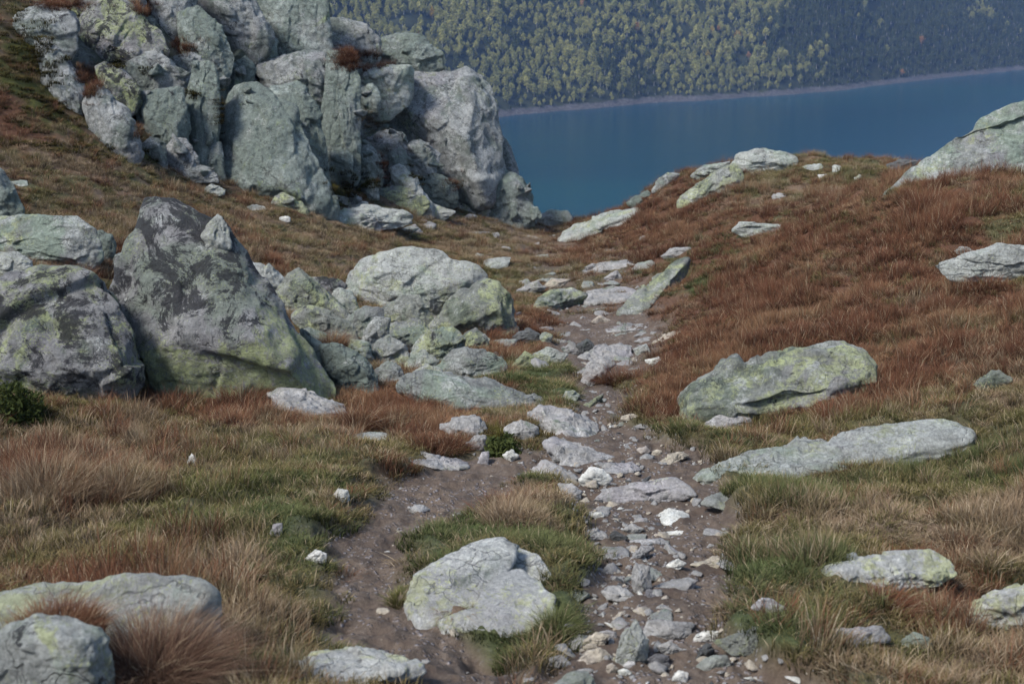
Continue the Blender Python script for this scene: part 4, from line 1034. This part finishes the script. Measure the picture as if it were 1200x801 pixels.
for k in ZT:
    sp = SPEC[k]; nm, lab = STUFF[k]
    protos = []
    for q in range(7):
        s2 = dict(sp); r = np.random.default_rng(q + ord(k))
        ang = r.uniform(0, 6.28); c = r.uniform(0, .35)
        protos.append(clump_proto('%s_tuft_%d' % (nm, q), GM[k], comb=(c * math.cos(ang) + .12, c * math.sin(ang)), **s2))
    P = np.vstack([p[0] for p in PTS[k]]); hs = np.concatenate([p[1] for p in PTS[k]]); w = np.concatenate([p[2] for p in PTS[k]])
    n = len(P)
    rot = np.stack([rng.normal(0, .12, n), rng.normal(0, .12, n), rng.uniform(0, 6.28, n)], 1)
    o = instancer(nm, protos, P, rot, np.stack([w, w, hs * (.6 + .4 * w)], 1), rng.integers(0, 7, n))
    tag(o, lab, kind='stuff')
    print('GRASS', nm, n)

# ------------------------------------------------------------------ single tussocks and shrubs that stand out
def tussock(name, label, u, v, kind, w_px, h_px, n=900, lean=.7, Y=None, cat='grass tussock', width=.004, comb=(.15, 0), lift=0.0):
    Yg = Y or ground_Y(u, v) or 20
    s, k = ray(u, v); x = float(s * Yg)
    z = float(ground_z(x, Yg)[0]) - .03 + lift if Y is None else float(k * Yg) + lift
    r = np.random.default_rng(int(u + v)); m = Yg / F0
    h = h_px * m; sp = w_px * m * .5 / (1 + lean * .35)
    V, F, tip, bl = blades(n, h * 1.05, sp * .8, lean, width, r, comb, seg=4)
    if Y is None:   # follow the ground
        V[:, 2] += np.clip(ground_z(V[:, 0] + x, V[:, 1] + Yg) - (z + .03 - lift), -.3, .3) * (1 - np.clip(V[:, 2] / max(h, .01), 0, 1))
    o = mesh_obj(name, V, F, GM[kind], smooth=False, loc=(x, Yg, z)); vattr(o, 'tip', tip); vattr(o, 'blade', bl)
    return tag(o, label, cat)
def shrub(label, u, v, w_px, h_px, n=1800):
    Yg = ground_Y(u, v); s, k = ray(u, v); x = float(s * Yg); z = float(ground_z(x, Yg)[0]) - .03
    r = np.random.default_rng(int(u)); m = Yg / F0
    d = r.normal(size=(n, 3)); d /= np.linalg.norm(d, axis=1)[:, None]; d[:, 2] = np.abs(d[:, 2])
    lump = 1 + .35 * perlin(d * 2.3 + int(u), 5)
    P = d * (np.array([w_px * m / 2, w_px * m * .45, h_px * m]) * (r.uniform(.25, 1, n) ** .5 * lump)[:, None])
    sz = .022 * r.uniform(.6, 1.3, n)
    a = r.normal(size=(n, 3)); b = r.normal(size=(n, 3)); a /= np.linalg.norm(a, axis=1)[:, None]; b /= np.linalg.norm(b, axis=1)[:, None]
    V = np.stack([P - a * sz[:, None], P + b * sz[:, None] * .5, P + a * sz[:, None] * 1.4 + [0, 0, .012], P - b * sz[:, None] * .5], 1).reshape(-1, 3)
    root = bpy.data.objects.new('shrub', None); root.location = (x, Yg, z); COL.objects.link(root); tag(root, label, 'shrub')
    o = mesh_obj('leaves', V, np.arange(4 * n).reshape(n, 4), GM['shrub'], smooth=False); o.parent = root
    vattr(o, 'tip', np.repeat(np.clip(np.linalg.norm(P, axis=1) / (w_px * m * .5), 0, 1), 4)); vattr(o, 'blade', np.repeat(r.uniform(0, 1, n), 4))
    # a few woody stems
    sv, sf = [], []
    for q in range(9):
        t = P[r.integers(n)] * .8; w = .006
        i = len(sv); sv += [(-w, 0, 0), (w, 0, 0), (0, w, 0), tuple(t)]; sf += [(i, i + 1, i + 3), (i + 1, i + 2, i + 3), (i + 2, i, i + 3)]
    so = mesh_obj('stem', sv, sf, stem_mat, smooth=False); so.parent = root
N_ = NT('woody_stem'); b_ = N_.n('BsdfPrincipled'); N_.t.links.new(N_.mix(N_.noise(N_.n('TexCoord').outputs['Object'], 30), (.05, .035, .025), (.10, .075, .055)), b_.inputs['Base Color']); b_.inputs['Roughness'].default_value = .9
stem_mat = N_.finish(b_.outputs[0])
GM['B'] = grass_material('brown_deergrass', (.040, .027, .019), (.170, .100, .068), (.115, .066, .045), third=(.215, .145, .098), sw=.9)
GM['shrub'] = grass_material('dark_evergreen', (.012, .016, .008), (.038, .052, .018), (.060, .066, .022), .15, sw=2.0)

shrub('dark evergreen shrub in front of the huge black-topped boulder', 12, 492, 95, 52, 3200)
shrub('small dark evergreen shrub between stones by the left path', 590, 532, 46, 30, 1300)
tussock('grass_tussock', 'big drooping brown tussock between the two lower left boulders', 182, 808, 'B', 190, 104, 6500, .85, Y=4.4, width=.003)
tussock('grass_tussock', 'brown fringe of grass on the edge of the lower left boulder', 70, 745, 'R', 170, 50, 2600, .6, Y=4.45, width=.003)
tussock('grass_tussock', 'dark brown tussock overhanging the middle of the path', 722, 450, 'R', 52, 34, 1200, 1.0, comb=(-.3, -.1))
tussock('grass_tussock', 'orange-brown tussock leaning on the lobed low rock', 1040, 712, 'R', 74, 42, 1500, .7)
tussock('grass_tussock', 'wispy pink tussock left of the pyramid boulder foot', 285, 478, 'R', 100, 40, 1600, .6)
tussock('grass_tussock', 'tall pink-tan tussock at the left edge of the meadow', 60, 585, 'T', 150, 66, 2600, .5)
tussock('grass_tussock', 'tan feathery tussock beside the tall left-edge tussock', 140, 582, 'T', 110, 56, 2000, .5)
tussock('grass_tussock', 'windblown russet tussock before the long ledge boulder', 490, 480, 'R', 80, 38, 1500, .9, comb=(.35, 0))
tussock('grass_tussock', 'brown tussock at the foot of the shaded blue-green boulder', 425, 500, 'R', 90, 44, 1600, .8, comb=(.3, 0))
tussock('grass_tussock', 'rounded brown tussock above the flat purple slab', 525, 523, 'R', 70, 30, 1200, .9)
tussock('grass_tussock', 'upright russet tussock against the huge sloping skyline boulder', 1085, 250, 'R', 84, 44, 1500, .5)
tussock('grass_tussock', 'russet clump at the right end of the yellow-topped boulder', 1045, 462, 'R', 60, 36, 1000, .7)
tussock('grass_tussock', 'ochre tussock under the middle of the yellow-topped boulder', 975, 487, 'R', 60, 28, 1000, .7)
tussock('grass_tussock', 'bright red tuft between the hump and pointed boulders', 513, 366, 'R', 34, 22, 700, .6, Y=20.6)
tussock('grass_tussock', 'red fringe of grass in front of the broad grey boulder', 80, 328, 'R', 100, 28, 1500, .6)
tussock('grass_tussock', 'russet tuft squeezed below the mossy wide boulder', 390, 408, 'R', 56, 26, 900, .7, Y=14.6)
tussock('grass_tussock', 'russet tuft in front of the green-fronted pointed boulder', 570, 402, 'R', 80, 26, 1300, .7)
tussock('grass_tussock', 'russet tuft beside the dark dome-shaped boulder', 600, 424, 'R', 70, 26, 1100, .8)
tussock('grass_tussock', 'pinkish tuft on top of the turf island', 600, 610, 'T', 110, 40, 2200, .6)
tussock('grass_tussock', 'yellow-green tuft on the near edge of the longest slab', 930, 578, 'G', 90, 34, 1700, .6, cat='grass tuft')
tussock('grass_tussock', 'round green tuft at the left corner of the cream rock', 468, 702, 'O', 40, 26, 900, .7, cat='grass tuft')
tussock('grass_tussock', 'green tuft hanging over the right corner of the cream rock', 652, 735, 'G', 70, 36, 1500, .7, cat='grass tuft')
tussock('grass_tussock', 'green tuft behind the low pale bottom-edge boulder', 402, 766, 'G', 60, 24, 1200, .6, cat='grass tuft')

# ------------------------------------------------------------------ gravel
gp = []
for q, (st) in enumerate(('p', 'h', 'o', 'k', 'p', 'p')):
    r = np.random.default_rng(q + 60); H = r.normal(size=(14, 3)) * [1, .8, .45]
    V, Fc = rock_mesh(H, 3, q, chips=4, chip=.1, sharp=30)
    V = V / np.abs(V).max()
    gp.append(mesh_obj('gravel_piece_%d' % q, V, Fc, RM[st], smooth=False, link=False))
gx, gy = candidates(80000, 3.0, 13, .36); gx2, gy2 = candidates(40000, 13, 42, .3)
gx, gy = np.concatenate([gx, gx2]), np.concatenate([gy, gy2]); gz = ground_z(gx, gy)
gu, gv = project(gx, gy, gz)
stoney = np.exp(-(((gu - 720) / 70) ** 2)) * sstep(520, 570, gv) * (gu > 620) + 1.2 * np.exp(-(((gu - 900) / 80) ** 2 + ((gv - 790) / 35) ** 2)) + .8 * np.exp(-(((gu - 690) / 60) ** 2 + ((gv - 765) / 30) ** 2)) + .5 * np.exp(-(((gu - 700) / 60) ** 2 + ((gv - 400) / 70) ** 2))
dn = .5 * (.10 * (1 - .6 * ((gu < 610) & (gv > 540))) + .55 * stoney) * (path_mask(gx, gy) > .35) * (1 + 1.1 * fbm(np.stack([gx * 2, gy * 2, 0 * gx], 1), 2, 95))
kp = rng.uniform(0, 1, len(gx)) < dn
gx, gy, gz = gx[kp], gy[kp], gz[kp]; n = len(gx)
gs = np.clip(.0080 * np.exp(rng.normal(0, .75, n)), .004, .05) * np.interp(gy, [5, 20], [1, 1.5])
rot = np.stack([rng.normal(0, .3, n), rng.normal(0, .3, n), rng.uniform(0, 6.28, n)], 1)
gi = rng.choice(6, n, p=[.28, .12, .2, .12, .14, .14])
g = instancer('gravel', gp, np.stack([gx, gy, gz + gs * .1], 1), rot, np.repeat(gs[:, None], 3, 1), gi)
tag(g, 'loose grey gravel and chips along the worn path', kind='stuff'); print('GRAVEL', n)
# ------------------------------------------------------------------ lake, far shore, forested mountainside
LZ = -105.0
shore = []
for u, v in ((100, 172), (300, 160), (450, 148), (580, 137.5), (680, 129), (760, 121.5), (900, 113), (980, 107), (1050, 98), (1130, 89), (1200, 82), (1350, 62), (1500, 48)):
    s, k = ray(u, v); Y = LZ / k; shore.append((float(s * Y), float(Y)))
shore = np.array(shore)
sx = np.concatenate([[-1200], shore[:, 0], [1500]]); sy = np.concatenate([[shore[0, 1] - 90], shore[:, 1], [shore[-1, 1] + 300]])
def shoreY(x): return np.interp(x, sx, sy) + 9 * perlin(np.stack([np.asarray(x) / 60, 0 * x, 0 * x], 1), 7) + 4 * perlin(np.stack([np.asarray(x) / 14, 0 * x, 0 * x], 1), 8)
def hill_z(x, w):
    z = np.where(w < 11, -105.6 + w * .40, -101.2 + (w - 11) * .60)
    z = z + sstep(20, 90, w) * (9 * fbm(np.stack([x / 120, w / 200, 0 * x], 1), 3, 41) + 2.0 * fbm(np.stack([x / 30, w / 45, 0 * x], 1), 2, 42))
    return z + sstep(0, 4, w) * .5 * perlin(np.stack([x / 6, w / 4, 0 * x], 1), 44)
lake = mesh_obj('lake', [(-1250, 120, LZ), (1500, 120, LZ), (1500, 1900, LZ), (-1250, 1900, LZ)], [(0, 1, 2, 3)]); tag(lake, kind='structure')
N = NT('lake_water'); g = N.n('NewGeometry').outputs['Position']
mp = N.n('Mapping'); mp.inputs['Scale'].default_value = (.35, .9, 1); N.t.links.new(g, mp.inputs[0])
h = N.math('ADD', N.noise(mp.outputs[0], .9, 4, .6), N.math('MULTIPLY', N.noise(g, .03, 3, .5), .6))
bp = N.n('Bump', i_Strength=.35, i_Distance=.5); N.t.links.new(h, bp.inputs['Height'])
bs = N.n('BsdfPrincipled'); bs.inputs['Base Color'].default_value = (.012, .062, .125, 1); bs.inputs['Roughness'].default_value = .09; bs.inputs['IOR'].default_value = 1.33; bs.inputs['Specular IOR Level'].default_value = .09
N.t.links.new(N.mix(N.smooth(N.noise(mp.outputs[0], .006, 3, .5), .4, .65), (.001, .030, .050), (.001, .039, .055)), bs.inputs['Base Color'])
N.t.links.new(bp.outputs[0], bs.inputs['Normal']); lake.data.materials.append(N.finish(bs.outputs[0]))

wr = np.concatenate([np.linspace(-6, 15, 15), np.linspace(17, 240, 90), np.linspace(250, 440, 20)]); xr = np.linspace(-650, 1300, 480)
WX, WW = np.meshgrid(xr, wr)
HZ = hill_z(WX.ravel(), WW.ravel()); HY = (shoreY(WX.ravel()) + WW.ravel())
Nf = NT('forest_floor'); g = Nf.n('NewGeometry').outputs['Position']
col = Nf.ramp(Nf.noise(g, .06, 8, .7), [(.35, (.012, .016, .010)), (.65, (.03, .035, .020))])
sp = Nf.n('SeparateXYZ'); Nf.t.links.new(g, sp.inputs[0])
stone = Nf.ramp(Nf.noise(g, .5, 8, .75), [(.35, (.025, .025, .026)), (.58, (.075, .072, .075)), (.7, (.17, .165, .17))])
hb = Nf.math('ADD', sp.outputs['Z'], Nf.math('MULTIPLY', Nf.noise(g, .10, 7, .7), 9.0))
col = Nf.mix(Nf.smooth(hb, -96.2, -97.8), col, stone)
b2 = Nf.n('BsdfPrincipled'); Nf.t.links.new(col, b2.inputs['Base Color']); b2.inputs['Roughness'].default_value = .95; b2.inputs['Specular IOR Level'].default_value = .1
hill = mesh_obj('hills', np.stack([WX.ravel(), HY, HZ], 1), grid_faces(len(wr), len(xr)), Nf.finish(b2.outputs[0])); tag(hill, kind='structure')

def leaf_mat(name, a, b):
    N = NT(name); oi = N.n('ObjectInfo').outputs['Random']; bl = N.attr('blade')
    c = N.mix(N.math('ADD', N.math('MULTIPLY', oi, .7), N.math('MULTIPLY', bl, .3)), a, b)
    d = N.n('BsdfDiffuse'); N.t.links.new(c, d.inputs[0]); t = N.n('BsdfTranslucent'); N.t.links.new(c, t.inputs[0])
    m = N.n('MixShader'); m.inputs[0].default_value = .25; N.t.links.new(d.outputs[0], m.inputs[1]); N.t.links.new(t.outputs[0], m.inputs[2])
    return N.finish(m.outputs[0])
LM = [leaf_mat('birch_leaves', (.18, .19, .075), (.33, .31, .115)), leaf_mat('dark_shaded_leaves', (.045, .06, .03), (.085, .10, .046)), leaf_mat('yellow_birch_leaves', (.24, .19, .045), (.34, .22, .06)),  # pale leaves carry painted sunlight; dark leaves, species tone plus painted cloud shade
      leaf_mat('orange_birch_leaves', (.28, .15, .06), (.34, .18, .08))]
Nt = NT('birch_bark'); bt = Nt.n('BsdfPrincipled'); Nt.t.links.new(Nt.mix(Nt.noise(Nt.n('TexCoord').outputs['Object'], 3), (.16, .15, .14), (.42, .40, .38)), bt.inputs['Base Color']); bt.inputs['Roughness'].default_value = .9
bark = Nt.finish(bt.outputs[0])
def tree_mesh(seed, mat, conifer=False, n=300):
    r = np.random.default_rng(seed)
    H = r.uniform(6.0, 8.0) * (1.12 if conifer else 1); R = H * (.20 if conifer else r.uniform(.22, .33))
    # crown of leaf sprays in clumps
    nc = 11; cl = r.normal(size=(nc, 3)); cl /= np.linalg.norm(cl, axis=1)[:, None]; cl *= r.uniform(.3, .8, nc)[:, None]
    k = r.integers(0, nc, n); P = cl[k] + r.normal(0, .27, (n, 3))
    ln = np.linalg.norm(P, axis=1); P *= np.minimum(1, 1.05 / ln)[:, None]
    zc = (P[:, 2] + 1) / 2; rad = (1.12 - zc) if conifer else np.sin(np.clip(.12 + .86 * zc, 0, 1) ** .8 * math.pi) ** .5
    P = np.stack([P[:, 0] * R * rad, P[:, 1] * R * rad, H * (.14 + .86 * zc)], 1)
    sz = .33 * r.uniform(.6, 1.35, n)
    a = r.normal(size=(n, 3)); a[:, 2] *= .6; b = r.normal(size=(n, 3))
    a /= np.linalg.norm(a, axis=1)[:, None]; b -= (a * b).sum(1)[:, None] * a; b /= np.linalg.norm(b, axis=1)[:, None]
    a, b = a * sz[:, None], b * sz[:, None] * .8
    V = np.stack([P - a, P + b * .8, P + a, P - b], 1).reshape(-1, 3); F = [tuple(range(4 * i, 4 * i + 4)) for i in range(n)]
    nv = len(V); tr = []
    for z, w in ((-.5, .16), (H * .45, .10), (H * .85, .03)):
        for q in range(5): tr.append((w * math.cos(q * 1.2566), w * math.sin(q * 1.2566), z))
    V = np.vstack([V, tr])
    for lv in range(2):
        for q in range(5):
            q2 = (q + 1) % 5; F.append((nv + lv * 5 + q, nv + lv * 5 + q2, nv + lv * 5 + 5 + q2, nv + lv * 5 + 5 + q))
    o = mesh_obj('birch_tree', V, F, mat, smooth=False, link=False); o.data.materials.append(bark)
    mi = np.zeros(len(F), np.int32); mi[n:] = 1; o.data.polygons.foreach_set('material_index', mi)
    vattr(o, 'blade', np.concatenate([np.repeat(r.uniform(0, 1, n), 4), np.zeros(15)]))
    return o
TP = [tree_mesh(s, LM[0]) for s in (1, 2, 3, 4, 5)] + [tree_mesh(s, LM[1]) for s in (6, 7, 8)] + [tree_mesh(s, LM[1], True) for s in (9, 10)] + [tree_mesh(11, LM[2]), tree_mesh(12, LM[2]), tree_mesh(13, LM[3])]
tx, tw = [], []
sp_ = 5.0
for ix in np.arange(-330, 640, sp_):
    for iw in np.arange(11.5, 215, sp_ * .95):
        tx.append(ix + rng.uniform(-.46, .46) * sp_); tw.append(iw + rng.uniform(-.46, .46) * sp_)
tx, tw = np.array(tx), np.array(tw)
keep = rng.uniform(0, 1, len(tx)) < np.clip(.93 + .8 * fbm(np.stack([tx / 22, tw / 22, 0 * tx], 1), 2, 46), .35, 1)
tx, tw = tx[keep], tw[keep]
ty = shoreY(tx) + tw; tz = hill_z(tx, tw)
tu, tv = project(tx, ty, tz)
vis = (tu > -60) & (tu < 1290) & (tv > -110)
tx, tw, ty, tz, tu, tv = (q[vis] for q in (tx, tw, ty, tz, tu, tv))
n = len(tx)
darkness = fbm(np.stack([tx / 60, tw / 60, 0 * tx], 1), 3, 47) + 1.0 * sstep(870, 960, tu) - .12  # rightward term paints a cloud shadow into the leaf colour, besides darker species
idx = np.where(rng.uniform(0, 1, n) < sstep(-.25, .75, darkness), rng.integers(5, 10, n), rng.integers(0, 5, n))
yel = (rng.uniform(0, 1, n) < .003 + .06 * np.exp(-(((tu - 830) / 60) ** 2 + ((tv - 30) / 45) ** 2)))
idx[yel] = rng.integers(10, 13, n)[yel]
scl = rng.uniform(.75, 1.55, n) * np.interp(tw, [11, 26], [.6, 1.0])
rz = rng.uniform(0, 6.28, n)
# the rows along the shore stand as single trees, the rest of the wood is one mass
inview = (tu > 585) & (tu < 1195) & (tv > 3)
order = np.argsort(tw + rng.uniform(0, 1, n) * .5); single = np.zeros(n, bool); cnt = 0
for i in order:
    if inview[i] and cnt < 285: single[i] = True; cnt += 1
for k, i in enumerate(np.where(single)[0]):
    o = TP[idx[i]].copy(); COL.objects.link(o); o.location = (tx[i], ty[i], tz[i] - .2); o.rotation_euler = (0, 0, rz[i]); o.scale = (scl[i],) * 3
    o.name = 'birch_tree'
    tag(o, 'small hazy birch in the lowest rows of the far wood above the lake shore', 'tree', 'birches in the lowest rows along the far shore')
r_ = ~single
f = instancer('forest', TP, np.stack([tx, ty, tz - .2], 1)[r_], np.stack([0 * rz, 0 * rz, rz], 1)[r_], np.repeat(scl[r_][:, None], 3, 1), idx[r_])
tag(f, 'dense hazy birch forest covering the mountainside across the lake', kind='stuff'); print('FOREST', r_.sum(), cnt)
# ------------------------------------------------------------------ haze, sky, sun, camera
SUN = np.array([-.52, -.42, .75]); SUN /= np.linalg.norm(SUN)
HAZE = 0.00011
hz = mesh_obj('haze', [(x, y, z) for z in (-107.2, 205) for y in (-75, 2150) for x in (-1400, 1650)], [(0, 2, 3, 1), (4, 5, 7, 6), (0, 1, 5, 4), (2, 6, 7, 3), (0, 4, 6, 2), (1, 3, 7, 5)], smooth=False)
tag(hz, 'pale blue air haze over the lake and mountainside', kind='stuff')
N = NT('air_haze'); pv = N.n('VolumePrincipled'); pv.inputs['Color'].default_value = (.34, .54, 1.0, 1); pv.inputs['Density'].default_value = HAZE; pv.inputs['Anisotropy'].default_value = .1
N.t.links.new(pv.outputs[0], N.out.inputs['Volume']); hz.data.materials.append(N.m)

w = bpy.data.worlds.new('World'); scene.world = w; w.use_nodes = True
nt = w.node_tree; nt.nodes.clear()
sky = nt.nodes.new('ShaderNodeTexSky'); sky.sky_type = 'NISHITA'; sky.sun_disc = False
sky.sun_elevation = math.asin(SUN[2]); sky.sun_rotation = math.atan2(SUN[0], SUN[1])
sky.air_density = 1.0; sky.dust_density = 2.0; sky.altitude = 900
bg = nt.nodes.new('ShaderNodeBackground'); bg.inputs['Strength'].default_value = .066
wo = nt.nodes.new('ShaderNodeOutputWorld'); nt.links.new(sky.outputs[0], bg.inputs[0]); nt.links.new(bg.outputs[0], wo.inputs[0])
ld = bpy.data.lights.new('sun', 'SUN'); ld.energy = 1.5; ld.angle = math.radians(15); ld.color = (1.0, .975, .945)
lo = bpy.data.objects.new('sun', ld); COL.objects.link(lo)
lo.rotation_euler = Vector(SUN).to_track_quat('Z', 'Y').to_euler()
cd = bpy.data.cameras.new('camera'); cd.lens = 50; cd.sensor_width = 36; cd.clip_start = .1; cd.clip_end = 6000
cd.dof.use_dof = True; cd.dof.focus_distance = 13.5; cd.dof.aperture_fstop = 4.5
co = bpy.data.objects.new('camera', cd); COL.objects.link(co); co.rotation_euler = (math.pi / 2 - PITCH, 0, 0); scene.camera = co
vs = scene.view_settings; vs.view_transform = 'Standard'; vs.look = 'None'; vs.gamma = 1; vs.use_curve_mapping = False; vs.exposure = 1.9
scene.display_settings.display_device = 'sRGB'
c = scene.cycles; c.max_bounces = 6; c.diffuse_bounces = 3; c.glossy_bounces = 2; c.transmission_bounces = 2; c.transparent_max_bounces = 6; c.volume_bounces = 0
